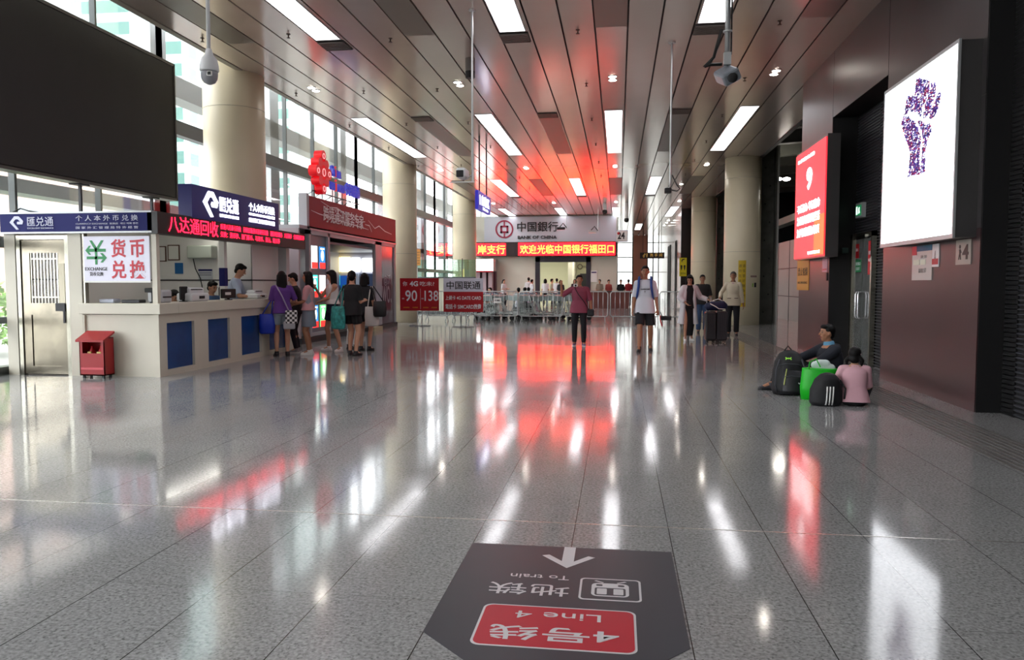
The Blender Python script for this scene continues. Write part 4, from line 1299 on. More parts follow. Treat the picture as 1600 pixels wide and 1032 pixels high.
# ------------------------------------------------------------------ notices on the nearer right column
def on_col(cx, cy, r, a0, a1, z0, z1, name, m, parent, dr=.004):
    n = 10
    ri = [[(cx + rr * math.sin(a), cy - rr * math.cos(a), z) for a in [a0 + (a1 - a0) * i / n for i in range(n + 1)]] for rr, z in ((r, z0), (r, z1), (r + dr, z1), (r + dr, z0))]
    vs = [p for q in ri for p in q]
    N = n + 1
    fs = []
    for k_ in range(4):
        for i in range(n):
            a_, b2 = k_ * N + i, ((k_ + 1) % 4) * N + i
            fs.append((a_, a_ + 1, b2 + 1, b2))
    fs += [(0, N, 2 * N, 3 * N), (n, 3 * N + n, 2 * N + n, N + n)]
    return MB().add(vs, fs).build(name, m, parent)


t = thing('column_notice', 'long yellow notice with dark characters stuck on the nearer right column', 'notice', (4.0, 26.4, .7))
on_col(4.15, 27, .601, -.33, .08, .62, 2.16, 'sheet', mat('notice_yellow', 'C9A81E', 0.5), t)
tx = MB()
for j, s_ in enumerate(('请勿在此处吸烟逗留', '请保管好随身物品')):
    for i, ch_ in enumerate(s_[:8]):
        a_ = -.22 + j * .19
        o_ = (4.15 + .607 * math.sin(a_), 27 - .607 * math.cos(a_), 1.98 - i * .165)
        tx.text(ch_, o_, (math.cos(a_), math.sin(a_), 0), ZP, 0, 0, .085, .1, .003, res=1)
tx.build('lettering', mat('notice_ink', '4A3C10', 0.5), t)
t = thing('light_switch', 'black switch plate with small green sticker on the nearer right column', 'switch', (4.5, 26.5, 1.3))
on_col(4.15, 27, .601, .60, .72, 1.27, 1.42, 'plate', M_black, t, .02)
on_col(4.15, 27, .601, .46, .53, 1.28, 1.40, 'green_sticker', mat('small_green', '8CB84A', 0.5), t)
on_col(4.15, 27, .601, .35, .78, 1.60, 1.66, 'small_label', mat('small_label', '9A7A70', 0.5), t)

# ------------------------------------------------------------------ billboards and notices on the right wall
bb = thing('light_billboard', 'large glowing white billboard with a raised fist made of tiny words', 'billboard', (3.65, 10.4, 1.95))
c0, c1, c2, c3 = AX(1388, 152, 3.62), AX(1498, 74, 3.62), AX(1489, 363, 3.62), AX(1381, 383, 3.62)
y0, y1, z0, z1 = 9.0, 11.28, 1.94, 3.98
MB().box(3.62, 3.84, y0 - .02, y1 + .03, z0 - .04, z1 + .03).build('casing', mat('casing_grey', '5A5858', 0.35, 0.5), bb)
MB().box(3.595, 3.62, y0 - .03, y1 + .03, z0 - .05, z0).box(3.595, 3.62, y0 - .03, y1 + .03, z1, z1 + .04).box(3.595, 3.62, y0 - .03, y0, z0, z1).box(3.595, 3.62, y1, y1 + .03, z0, z1).build('frame', M_alu, bb)
MB().box(3.608, 3.62, y0, y1, z0, z1).build('screen', mat('billboard_light', 'FFFFFF', 0.3, emit=2.0, ecol='F6F9FF'), bb)
# fist of words: fragments scattered inside the outline
fist_px = [[(183, 192), (205, 186), (207, 215), (200, 254), (176, 256), (179, 225)],
           [(211, 193), (234, 196), (237, 232), (224, 264), (207, 307), (202, 342), (186, 334), (193, 290), (204, 250), (204, 215)],
           [(242, 207), (261, 210), (260, 252), (247, 292), (230, 344), (211, 348), (217, 300), (229, 262), (239, 235)],
           [(271, 241), (283, 247), (275, 292), (261, 328), (252, 348), (234, 353), (239, 320), (254, 290), (265, 262)],
           [(146, 262), (166, 259), (197, 263), (197, 302), (187, 322), (165, 324), (152, 314), (144, 336), (132, 345), (138, 300)],
           [(128, 345), (150, 343), (177, 363), (192, 395), (202, 430), (197, 480), (197, 574), (148, 583), (153, 540), (158, 490), (148, 450), (131, 415), (122, 372)],
           [(188, 360), (206, 357), (217, 372), (242, 372), (242, 402), (227, 440), (218, 480), (218, 562), (200, 570), (204, 500), (209, 430), (205, 400)]]
fist = []
for q in fist_px:
    w3 = [AX(1360 + p[0] / 2.58, 50 + p[1] / 2.58, 3.6) for p in q]
    fist.append([(p.y, p.z) for p in w3])


def inside(p, poly):
    c_, n = False, len(poly)
    for i in range(n):
        a, b2 = poly[i], poly[(i + 1) % n]
        if (a[1] > p[1]) != (b2[1] > p[1]) and p[0] < (b2[0] - a[0]) * (p[1] - a[1]) / (b2[1] - a[1]) + a[0]:
            c_ = not c_
    return c_


words = {'word_navy': MB(), 'word_violet': MB(), 'word_red': MB(), 'word_black': MB()}
R = random.Random(5)
for i in range(10500):
    p = (R.uniform(9.3, 11.0), R.uniform(2.4, 3.95))
    if any(inside(p, q) for q in fist):
        k_ = R.choice(['word_navy', 'word_violet', 'word_violet', 'word_red', 'word_black', 'word_navy'])
        w_, h_ = R.uniform(.010, .028), R.uniform(.003, .008)
        yy, zz = p
        if R.random() < .3:
            w_, h_ = h_, w_
        words[k_].box(3.605, 3.609, yy - w_, yy + w_, zz - h_, zz + h_)
for k_, c_ in (('word_navy', '34307E'), ('word_violet', '6A55A8'), ('word_red', 'B03050'), ('word_black', '2A2440')):
    words[k_].build(k_, mat(k_, c_, 0.5, emit=0.35, ecol=c_), bb)['kind'] = 'stuff'

rp = thing('red_billboard', 'tall glowing red poster lightbox with white slogans on the dark pier', 'billboard', (3.7, 15.5, 1.9))
y0, y1, z0, z1 = 14.3, 16.6, 1.90, 3.98
MB().box(3.62, 3.84, y0 - .02, y1 + .02, z0 - .03, z1 + .05).build('casing', mat('casing_grey', '5A5858', 0.35, 0.5), rp)
MB().box(3.6, 3.62, y0, y1, z0, z1).build('poster', mat('poster_red_lit', 'E0222C', 0.35, emit=1.3, ecol='F02430'), rp)
MB().box(3.595, 3.6, y0, y0 + .7, z0 + .02, z0 + .75).build('orange_corner', mat('poster_orange_lit', 'F06A2A', 0.35, emit=1.1, ecol='F25A26'), rp)
tx = MB()
O = (3.598, y1, z0)
tx.text('9', O, -YP, ZP, 1.15, 1.5, .42, .42, .006, bold=.04)
tx.text('不忘初心 牢记使命', O, -YP, ZP, 1.1, .98, 1.75, .17, .006, bold=.01).text('为中国人民谋幸福生活', O, -YP, ZP, 1.1, .74, 1.75, .17, .006, bold=.01).text('为中华民族谋伟大复兴', O, -YP, ZP, 1.1, .50, 1.75, .17, .006, bold=.01)
tx.text('深入学习贯彻十九大精神', O, -YP, ZP, .85, 1.93, 1.3, .07, .006, bold=.01).text('福田口岸委员会 宣', O, -YP, ZP, 1.6, .08, .9, .06, .006, bold=.01)
tx.build('lettering', mat('poster_letter_lit', 'FFFFFF', 0.4, emit=2.2, ecol='FFFFFF'), rp)


def notice(px0, py0, px1, py1, X, name, lb, m, cat='notice'):
    a, b2 = AX(px0, py0, X), AX(px1, py1, X)
    t = thing(name, lb, cat, (X, (a.y + b2.y) / 2, (a.z + b2.z) / 2))
    MB().box(X, X + .012, b2.y, a.y, b2.z, a.z).build('sheet', m, t)
    return t, a, b2


t, a, b_ = notice(1246, 408, 1263, 454, 3.83, 'wall_notice', 'orange no smoking notice under the red billboard', mat('notice_orange', 'C8912A', 0.5))
MB().text('禁止吸烟', (3.828, a.y, b_.z), -YP, ZP, (a.y - b_.y) / 2, (a.z - b_.z) * .62, (a.y - b_.y) * .8, .17, .003).text('NO SMOKING', (3.828, a.y, b_.z), -YP, ZP, (a.y - b_.y) / 2, (a.z - b_.z) * .25, (a.y - b_.y) * .8, .05, .003).build('lettering', mat('notice_ink', '4A3C10', 0.5), t)
t, a, b_ = notice(1285, 403, 1292, 425, 3.83, 'wall_notice', 'small pink notice below the right edge of the red billboard', mat('notice_pink', 'D3A0B0', 0.5))
MB().box(3.826, 3.83, b_.y + .03, a.y - .03, b_.z + .03, b_.z + .06).build('red_line', M_red, t)
t, a, b_ = notice(1426, 386, 1455, 438, 3.83, 'wall_notice', 'pale floor plan notice with a blue heading under the white billboard', mat('notice_pale', 'BDB8B4', 0.4))
hh = a.z - b_.z
MB().box(3.826, 3.83, b_.y, a.y - .2 * (a.y - b_.y), a.z - hh * .16, a.z).build('blue_heading', mat('heading_blue', '2C6A8C', 0.5), t)
MB().box(3.825, 3.83, a.y - .24 * (a.y - b_.y), a.y, a.z - hh * .26, a.z).build('red_patch', mat('patch_red', 'D8404C', 0.5), t)
MB().box(3.826, 3.83, a.y - .4 * (a.y - b_.y), a.y - .08 * (a.y - b_.y), a.z - hh * .55, a.z - hh * .4).box(3.826, 3.83, a.y - .7 * (a.y - b_.y), a.y - .44 * (a.y - b_.y), a.z - hh * .55, a.z - hh * .4).build('plan_block', mat('plan_cream', 'DCDCC8', 0.5), t)
MB().text('须 知', (3.828, a.y, a.z), -YP, ZP, (a.y - b_.y) * .6, -hh * .32, .2, .04, .002).text('福田口岸', (3.828, a.y, a.z), -YP, ZP, (a.y - b_.y) * .55, -hh * .72, .25, .06, .002).build('printed_line', mat('print_grey', '8C8684', 0.5), t)
t, a, b_ = notice(1457, 382, 1466, 417, 3.83, 'wall_notice', 'narrow white notice with a red foot beside the floor plan', M_plaswhite)
MB().box(3.826, 3.83, b_.y + .01, a.y - .01, b_.z + .03, b_.z + .1).build('red_foot', M_red, t)
MB().text('A', (3.828, a.y, a.z), -YP, ZP, (a.y - b_.y) * .5, -.15, .06, .14, .002).build('letter', mat('print_grey', '8C8684', 0.5), t)
t, a, b_ = notice(1494, 376, 1516, 413, 3.83, 'wall_notice', 'grey sign with a walking figure and the number 4', mat('notice_greige', 'A09A92', 0.4))
w_, h_ = a.y - b_.y, a.z - b_.z
MB().text('4', (3.828, a.y, b_.z), -YP, ZP, w_ * .68, h_ * .5, w_ * .4, h_ * .6, .003, bold=.03).prism([(w_ * .2, h_ * .2), (w_ * .26, h_ * .45), (w_ * .24, h_ * .62), (w_ * .34, h_ * .62), (w_ * .42, h_ * .48), (w_ * .35, h_ * .46), (w_ * .38, h_ * .2), (w_ * .33, h_ * .2), (w_ * .3, h_ * .4), (w_ * .24, h_ * .2)], (3.826, a.y, b_.z), -YP, ZP, .003).prism([(w_ * .29 + .022 * math.cos(q * .785), h_ * .72 + .022 * math.sin(q * .785)) for q in range(8)], (3.826, a.y, b_.z), -YP, ZP, .003).build('pictogram', mat('print_dark', '3A3634', 0.5), t)
# small box on the niche side
tag(MB().rbox(4.05, 4.16, 14.79, 14.83, 1.95, 2.05, .01).build('wall_speaker', mat('dark_green_box', '2E4A44', 0.5)), 'small dark green box on the black side of the niche', 'box')
tag(MB().rbox(3.82, 3.84, 14.9, 14.98, 1.45, 1.6, .008).build('card_reader', M_black), 'small black card reader under the pink notice', 'card reader')

# ------------------------------------------------------------------ floor sticker
fs_ = thing('floor_sticker', 'dark grey floor sticker pointing to metro line 4, seen upside down', 'floor sign', (-.24, 3.3, 0))
M_dec = mat('decal_grey', '33353D', 0.36, spec=0.3, noise=0.05, nscale=6)
MB().prism([(-.765, 4.0), (-.765, 2.93), (-.33, 2.50), (-.1, 2.50), (.285, 2.93), (.285, 4.0)][::-1], (0, 0, .0016), XP, YP, .0012).build('base_sheet', M_dec, fs_)


def rrect(x0, x1, y0, y1, r, n=6):
    out = []
    for cx, cy, a0 in ((x1 - r, y1 - r, 0), (x0 + r, y1 - r, 90), (x0 + r, y0 + r, 180), (x1 - r, y0 + r, 270)):
        for i in range(n + 1):
            a_ = math.radians(a0 + 90 * i / n)
            out.append((cx + r * math.cos(a_), cy + r * math.sin(a_)))
    return out


M_decw = mat('decal_white', 'CFCDD0', 0.32)
M_decr = mat('decal_red', 'B8142C', 0.36, spec=0.3)
MB().prism(rrect(-.565, .085, 2.85, 3.235, .04), (0, 0, .0024), XP, YP, .0008).build('white_border', M_decw, fs_)
MB().prism(rrect(-.555, .075, 2.86, 3.225, .035), (0, 0, .0032), XP, YP, .0008).build('red_field', M_decr, fs_)
wd = MB()
FO, FU, FV = (0, 0, .0032), -XP, -YP
# positions measured in the sticker's own reading direction: reading x = -X, reading y = -Y
wd.text('4号线', FO, FU, FV, .245, -2.972, .52, .125, .0008, bold=.012).text('Line 4', FO, FU, FV, .24, -3.142, .36, .068, .0008)
wd.text('地铁', (0, 0, .0016), FU, FV, .395, -3.415, .37, .13, .0008).text('To train', (0, 0, .0016), FU, FV, .36, -3.57, .28, .05, .0008)
a_ = [(-.27, 4.0), (-.27, 3.79), (-.34, 3.875), (-.375, 3.86), (-.24, 3.70), (-.105, 3.86), (-.14, 3.875), (-.21, 3.79), (-.21, 4.0)]
wd.prism(a_, (0, 0, .0024), XP, YP, .0008)
wd.build('white_lettering', M_decw, fs_)
o1 = rrect(-.165, .115, 3.335, 3.585, .025)
i1 = rrect(-.155, .105, 3.345, 3.575, .018)
n_ = len(o1)
m_ = MB()
m_.add([(p[0], p[1], .0024) for p in o1] + [(p[0], p[1], .0024) for p in i1] + [(p[0], p[1], .0016) for p in o1] + [(p[0], p[1], .0016) for p in i1],
       [(i, (i + 1) % n_, n_ + (i + 1) % n_, n_ + i) for i in range(n_)] + [(i, 2 * n_ + i, 2 * n_ + (i + 1) % n_, (i + 1) % n_) for i in range(n_)])
m_.prism(rrect(-.11, .06, 3.38, 3.53, .03), (0, 0, .0024), XP, YP, .0008)
for pp in ([(-.1, 3.555), (-.06, 3.535), (-.055, 3.54), (-.09, 3.56)], [(.05, 3.555), (.01, 3.535), (.005, 3.54), (.04, 3.56)]):
    m_.prism(pp, (0, 0, .0024), XP, YP, .0008)
m_.build('train_pictogram', M_decw, fs_)
m2 = MB().prism(rrect(-.095, .045, 3.39, 3.475, .012), (0, 0, .0030), XP, YP, .0006)
m2.prism(rrect(-.09, -.06, 3.495, 3.515, .008), (0, 0, .0030), XP, YP, .0006).prism(rrect(.01, .04, 3.495, 3.515, .008), (0, 0, .0030), XP, YP, .0006)
m2.build('pictogram_window', M_dec, fs_)
m3 = MB().prism(rrect(-.085, -.04, 3.40, 3.465, .006), (0, 0, .0034), XP, YP, .0004).prism(rrect(-.01, .035, 3.40, 3.465, .006), (0, 0, .0034), XP, YP, .0004)
m3.build('pictogram_seat', M_decw, fs_)

# ================================================================== OUTSIDE
M_conc = mat('pavement', '8C8C86', 0.8, noise=0.1)
struct(MB().box(-120, -9.6, -60, 160, -.3, -.05).build('ground_outside', M_conc))
struct(MB().box(-30, 40, 72.5, 160, -.3, -.05).build('ground_far', M_conc))


def facade_mat(name, wall, glass_, sx, sz):
    m = bpy.data.materials.new(name)
    m.use_nodes = True
    nt = m.node_tree
    L = nt.links.new
    b = nt.nodes['Principled BSDF']
    b.inputs['Roughness'].default_value = .5
    tc = nt.nodes.new('ShaderNodeTexCoord')
    xyz = nt.nodes.new('ShaderNodeSeparateXYZ')
    L(tc.outputs['Object'], xyz.inputs[0])
    outs = []
    for k_, s_ in ((1, sx), (2, sz)):
        q = nt.nodes.new('ShaderNodeMath'); q.operation = 'PINGPONG'; q.inputs[1].default_value = s_
        L(xyz.outputs[k_], q.inputs[0])
        w_ = nt.nodes.new('ShaderNodeMath'); w_.operation = 'GREATER_THAN'; w_.inputs[1].default_value = s_ * .42
        L(q.outputs[0], w_.inputs[0])
        outs.append(w_)
    mm = nt.nodes.new('ShaderNodeMath'); mm.operation = 'MULTIPLY'
    L(outs[0].outputs[0], mm.inputs[0]); L(outs[1].outputs[0], mm.inputs[1])
    mx = nt.nodes.new('ShaderNodeMix'); mx.data_type = 'RGBA'
    L(mm.outputs[0], mx.inputs[0])
    mx.inputs[6].default_value = rgb(wall)
    mx.inputs[7].default_value = rgb(glass_)
    L(mx.outputs[2], b.inputs['Base Color'])
    return m


blds = [(-60, -46, 40, 62, 60, 'B4BFBC', '5A7E76', 1.5, 1.1, 'tall white tower with green glass seen through the near left windows'),
        (-58, -44, 74, 92, 70, 'A9B8B4', '567A72', 1.4, 1.1, 'tall pale green tower seen above the phone shop'),
        (-60, -46, 104, 126, 60, 'B9C0BE', '6A8A82', 1.6, 1.2, 'pale tower seen through the far left windows'),
        (-34, -28, 26, 44, 12, 'B89C8C', '8C989C', 1.6, 1.5, 'low salmon coloured building behind the left windows'),
        (-10, 14, 110, 118, 30, 'B4B4AE', '7C8682', 2.0, 1.5, 'grey building beyond the far end windows')]
for i, (x0, x1, y0, y1, h, c1_, c2_, sx, sz, lb) in enumerate(blds):
    t = thing('building', lb, 'building', ((x0 + x1) / 2, (y0 + y1) / 2, -.05))
    MB().box(x0, x1, y0, y1, -.05, h).build('walls', facade_mat('facade_%d' % i, c1_, c2_, sx, sz), t)
    MB().box(x0 + .5, x1 - .5, y0 + .5, y1 - .5, h, h + 1.5).build('roof', M_conc, t)
# shrubs outside the left glass
M_leaf = mat('leaf_green', '86AE5A', 0.6, noise=0.4, nscale=6)
R = random.Random(11)
for i, (x, y, h, lb) in enumerate(((-13.0, 13.5, 2.6, 'bushy green shrub outside the glass left of the booth door'), (-13.5, 16.5, 1.8, 'lower green shrub outside the glass behind the booth'), (-14.5, 11.0, 3.0, 'tall green shrub outside at the left edge'), (-12.5, 9.0, 2.2, 'rounded green shrub outside beside the left edge'))):
    t = thing('shrub', lb, 'shrub', (x, y, -.05))
    lf = MB()
    for k_ in range(900):
        a_, b2 = R.uniform(0, 6.283), R.uniform(0, 1)
        r2 = (1.1 * math.sqrt(R.random())) * (1 - .5 * b2)
        p = Vector((x + r2 * math.cos(a_), y + r2 * math.sin(a_), .15 + b2 * h))
        d1 = Vector((R.uniform(-1, 1), R.uniform(-1, 1), R.uniform(-.6, .6))).normalized() * .12
        d2 = Vector((R.uniform(-1, 1), R.uniform(-1, 1), R.uniform(-1, 1))).normalized() * .06
        lf.add([p - d1, p + d2, p + d1, p - d2], [(0, 1, 2, 3)])
    lf.build('foliage', M_leaf, t)
    MB().tube([(x, y, -.05), (x + .05, y, h * .5), (x, y, h * .9)], [.05, .035, .015], 6).build('stem', mat('bark', '5A4A38', 0.8), t)

# ================================================================== PEOPLE
SKIN = mat('skin_light', 'C08F74', 0.55)
SKIN_D = mat('skin_tan', 'A87558', 0.55)
HAIR = mat('hair_black', '080606', 0.55, spec=0.2)
HAIR_B = mat('hair_brown', '2E1812', 0.55, spec=0.2)
EYE = mat('eye_dark', '1A1210', 0.3)
LIP = mat('lip', '8E4A42', 0.5)


class Blob(MB):
    """overlapping tapered solids that a voxel remesh fuses into one continuous surface"""

    def cap(self, p0, r0, p1, r1, seg=12):
        p0, p1 = Vector(p0), Vector(p1)
        d = p1 - p0
        if d.length < 1e-5:
            d = Vector((0, 0, 1e-3))
        d.normalize()
        u = d.orthogonal().normalized()
        w = d.cross(u)
        rg = []
        for a in (-85, -60, -30, 0):
            a = math.radians(a)
            rg.append((p0 + d * r0 * math.sin(a), r0 * math.cos(a)))
        for a in (0, 30, 60, 85):
            a = math.radians(a)
            rg.append((p1 + d * r1 * math.sin(a), r1 * math.cos(a)))
        return self.rings([[c + (u * math.cos(2 * math.pi * j / seg) + w * math.sin(2 * math.pi * j / seg)) * r for j in range(seg)] for c, r in rg])

    def fru(self, p0, r0, p1, r1, seg=14, squash=1.0, side=None):
        p0, p1 = Vector(p0), Vector(p1)
        d = (p1 - p0).normalized()
        u = Vector(side) if side else d.orthogonal()
        u = (u - d * u.dot(d)).normalized()
        w = d.cross(u)
        return self.rings([[c + (u * math.cos(2 * math.pi * j / seg) + w * math.sin(2 * math.pi * j / seg) * squash) * r for j in range(seg)] for c, r in ((p0, r0), (p1, r1))])

    def loft(self, rg, u, w, seg=18, sq=1.0):
        """rg: (centre, half width along u, half depth along w); sq < 1 squares the section off"""
        if sq < 1:
            q = lambda t: math.copysign(abs(t) ** sq, t)
            return self.rings([[Vector(c) + u * (a * q(math.cos(2 * math.pi * j / seg))) + w * (b * q(math.sin(2 * math.pi * j / seg))) for j in range(seg)] for c, a, b in rg])
        return self.rings([[Vector(c) + u * (a * math.cos(2 * math.pi * j / seg)) + w * (b * math.sin(2 * math.pi * j / seg)) for j in range(seg)] for c, a, b in rg])

    def fuse(self, name, m, parent, voxel=0.011, smooth=3, sc=1.0):
        o = self.build(name, m, parent, local=True)
        rm = o.modifiers.new('fuse', 'REMESH')
        rm.mode = 'VOXEL'
        rm.voxel_size = voxel
        rm.use_smooth_shade = True
        if smooth:
            sm = o.modifiers.new('soften', 'SMOOTH')
            sm.factor = 0.5
            sm.iterations = smooth
        return o


def ik(a, b, l1, l2, pole):
    a, b, pole = Vector(a), Vector(b), Vector(pole)
    d = b - a
    L = min(d.length, (l1 + l2) * .999)
    d.normalize()
    b = a + d * L
    x = (l1 * l1 - l2 * l2 + L * L) / (2 * L)
    h = math.sqrt(max(l1 * l1 - x * x, 0))
    n = pole - d * pole.dot(d)
    n = n.normalized() if n.length > 1e-5 else d.orthogonal().normalized()
    return a + d * x + n * h, b


def person(label, loc, face=0.0, h=1.68, top='FFFFFF', bottom='202020', legs='trousers', sleeve=.5, shoes='EEEEEE', skin=SKIN, hair=HAIR,
           style='short', lean=(0, 0, 0), hip=.90, hands=None, feet=None, elbow=None, knee=None, look=(0, -1, 0), far=False, build=1.0,
           collar=False, shirt_z=.84, group=None, fingers=True, twist=0.0, point=False, topname='shirt', chin=0.0, face_on=True, grip=None):
    """Local frame: faces -Y, +X is the figure's left. Lengths are for a 1.70 m body and scaled by h/1.70."""
    sc = h / 1.70
    root = thing('person', label, 'person', loc, math.radians(face), group)
    root.scale = (sc, sc, sc)
    vx = .018 if far else .0095
    X_, F_, Z_ = Vector((1, 0, 0)), Vector((0, -1, 0)), Vector((0, 0, 1))
    ln_ = Vector(lean)
    pel = Vector((0, 0, hip + .04))
    axis = (Z_ + ln_).normalized()
    tw = Matrix.Rotation(math.radians(twist), 3, 'Z')
    U = tw @ X_
    Wd = axis.cross(U).normalized()          # backwards
    def sp(z):
        t = (z - .94) / .5
        return pel + Z_ * ((z - .94) * (1 - min(max(t, 0), 1)) * 0) + axis * (z - .94)
    chest, shc, nk = sp(1.26), sp(1.40), sp(1.46)
    lk = Vector(look).normalized()
    hd = sp(1.50) + axis * .095 + lk * .018
    hdir = lk
    hu = Z_.cross(hdir) * -1
    hu = hdir.cross(Z_).normalized()       # head's own side axis
    hup = hu.cross(hdir).normalized()
    HM = Matrix((hu, -hdir, hup)).transposed()
    bw = build
    # ---- limb joints
    sh = {s: shc + U * (s * .157 * bw) - axis * .028 for s in (-1, 1)}
    hipj = {s: pel + X_ * (s * .088) - Z_ * .03 for s in (-1, 1)}
    hands = hands or {}
    feet = feet or {}
    hnd, elb, ank, kne, ft = {}, {}, {}, {}, {}
    for s in (-1, 1):
        tgt = Vector(hands.get(s, (s * .23 * bw, -.04, hip - .06)))
        pole = Vector((elbow or {}).get(s, (s * .35, .9, -.1)))
        elb[s], hnd[s] = ik(sh[s], tgt, .285, .25, pole)
        f_ = feet.get(s, (s * .10, .0, .0, s * 8))
        ax_, ay_, az_ = f_[0], f_[1], f_[2]
        fa = math.radians(f_[3] if len(f_) > 3 else s * 8)
        fp = math.radians(f_[4] if len(f_) > 4 else 0)
        ank[s] = Vector((ax_, ay_, az_ + .085))
        kne[s], ank[s] = ik(hipj[s], ank[s], .425, .415, (knee or {}).get(s, (s * .12, -1, 0)))
        fd = Vector((math.sin(fa) * math.cos(fp), -math.cos(fa) * math.cos(fp), -math.sin(fp)))
        ft[s] = fd
    # ---- body: one continuous surface
    b = Blob()
    b.loft([(sp(.86), .12 * bw, .09 * bw), (sp(.92), .155 * bw, .105 * bw), (sp(1.0), .145 * bw, .10 * bw), (sp(1.10), .122 * bw, .088 * bw), (sp(1.22), .145 * bw, .10 * bw),
            (sp(1.34), .155 * bw, .098 * bw), (sp(1.41), .12 * bw, .07 * bw), (sp(1.45), .06, .052)], U, Wd)
    b.cap(sp(1.42), .055, hd - hup * .06, .048)
    b.ell(hd + hup * .018 - hdir * .008, (.074, .093, .098), HM, 16, 10)
    b.ell(hd - hup * .048 + hdir * .028, (.056, .058, .062), HM, 12, 8)
    b.ell(hd - hup * .095 + hdir * .052, (.026, .022, .018), HM, 10, 6)
    if not far:
        b.cap(hd + hup * .02 + hdir * .083, .009, hd - hup * .018 + hdir * .104, .014, 8)
        for s in (-1, 1):
            b.ell(hd + hu * (s * .076) - hup * .006 + hdir * .0, (.011, .02, .03), HM, 8, 6)
            b.ell(hd + hu * (s * .034) - hup * .02 + hdir * .062, (.024, .02, .02), HM, 8, 6)
    for s in (-1, 1):
        b.cap(sh[s] - U * s * .05, .062 * bw, sh[s], .056 * bw)
        b.cap(sh[s], .050 * bw, elb[s], .038 * bw)
        b.cap(elb[s], .037 * bw, hnd[s], .025)
        b.cap(hipj[s], .088 * bw, kne[s], .054 * bw)
        b.cap(kne[s], .052 * bw, kne[s] * .62 + ank[s] * .38 + Vector((0, .012, 0)), .052 * bw)
        b.cap(kne[s] * .62 + ank[s] * .38 + Vector((0, .012, 0)), .051 * bw, ank[s], .034)
        b.cap(ank[s], .034, ank[s] + ft[s] * .10 - Z_ * .045, .03)
        # hand: palm, four unequal fingers and a thumb
        dh = (hnd[s] - elb[s]).normalized()
        side = dh.cross(Z_)
        if side.length < .2:
            side = Vector((0, -1, 0)) - dh * Vector((0, -1, 0)).dot(dh)
        side.normalize()
        nrm = side.cross(dh).normalized() * (1 if s > 0 else -1)
        pc2 = hnd[s] + dh * .05
        if far:
            b.cap(hnd[s], .026, hnd[s] + dh * .12, .022)
            continue
        PM = Matrix((side, dh, side.cross(dh))).transposed()
        b.ell(pc2, (.040, .052, .018), PM, 12, 8)
        g_ = (grip or {}).get(s, .35)
        curl = nrm * (-1)
        for k_, (off, ln2) in enumerate(((-.029, .064), (-.010, .074), (.010, .070), (.028, .055))):
            isp = point and s == point
            gg = g_ if not isp or k_ not in (3,) else 0.05
            if isp and k_ != 3:
                gg = .9
            if isp and k_ == 3:
                ln2 = .075
            p0 = pc2 + dh * .042 + side * off
            d1 = (dh * math.cos(gg * 1.2) + curl * math.sin(gg * 1.2))
            p1 = p0 + d1 * ln2 * .5
            d2 = (dh * math.cos(gg * 2.6) + curl * math.sin(gg * 2.6))
            p2 = p1 + d2 * ln2 * .5
            b.cap(p0, .0095, p1, .009, 8)
            b.cap(p1, .009, p2, .0078, 8)
        th = pc2 - dh * .012 + side * (.036 * (1))
        b.cap(th, .012, th + (side * .6 + dh * .7 + curl * .3).normalized() * .036, .0105, 8)
        b.cap(th + (side * .6 + dh * .7 + curl * .3).normalized() * .036, .0105, th + (side * .6 + dh * .7 + curl * .3).normalized() * .036 + (dh + curl * .4).normalized() * .026, .009, 8)
    b.fuse('body', skin, root, vx, 2 if not far else 1)
    # ---- face
    if face_on and not far:
        e = MB()
        for s in (-1, 1):
            e.ell(hd + hu * (s * .031) + hup * .012 + hdir * .082, (.014, .008, .0065), HM, 10, 6)
        e.build('eyes', EYE, root, local=True, smooth=True)
        e = MB()
        for s in (-1, 1):
            e.ell(hd + hu * (s * .032) + hup * .034 + hdir * .083, (.020, .008, .0045), HM, 10, 6)
        e.build('eyebrows', hair, root, local=True)
        MB().ell(hd - hup * .055 + hdir * .086, (.023, .008, .0075), HM, 12, 6).build('mouth', LIP, root, local=True, smooth=True)
    # ---- hair
    hb = Blob()
    up_ = hd + hup * .035 - hdir * .022
    if style != 'bald':
        hb.ell(up_, (.084, .094, .092), HM, 16, 10)
        hb.ell(hd + hup * .085 + hdir * .035, (.066, .052, .034), HM, 12, 8)
        if style in ('short',):
            hb.ell(hd - hup * .03 - hdir * .055, (.066, .045, .06), HM, 12, 8)
        if style in ('long', 'bob'):
            L_ = .41 if style == 'long' else .17
            base = hd - hdir * .05
            back = hd - hdir * .085 - Z_ * L_ + Wd * .02
            hb.loft([(base + Z_ * .04, .088, .06), (base - Z_ * .06 - hdir * .01, .094, .062), (base - Z_ * (L_ * .6) - hdir * .02 + Wd * .01, .098, .045), (back, .075, .03)], hu, hdir)
            for s in (-1, 1):
                hb.cap(hd + hu * s * .074 + hup * .03 - hdir * .005, .028, hd + hu * s * .085 - Z_ * (.12 if style == 'bob' else .2) - hdir * .015, .026)
        if style in ('ponytail', 'bun', 'pigtails'):
            hb.ell(hd - hup * .02 - hdir * .05, (.072, .052, .07), HM, 12, 8)
        if style == 'ponytail':
            q = hd - hdir * .11 + hup * .03
            hb.cap(q, .03, q - hdir * .03 - Z_ * .10, .034)
            hb.cap(q - hdir * .03 - Z_ * .10, .034, q - Z_ * .25 - hdir * .01, .014)
        if style == 'bun':
            hb.ell(hd - hdir * .11 + hup * .01, (.042, .036, .042), HM, 10, 8)
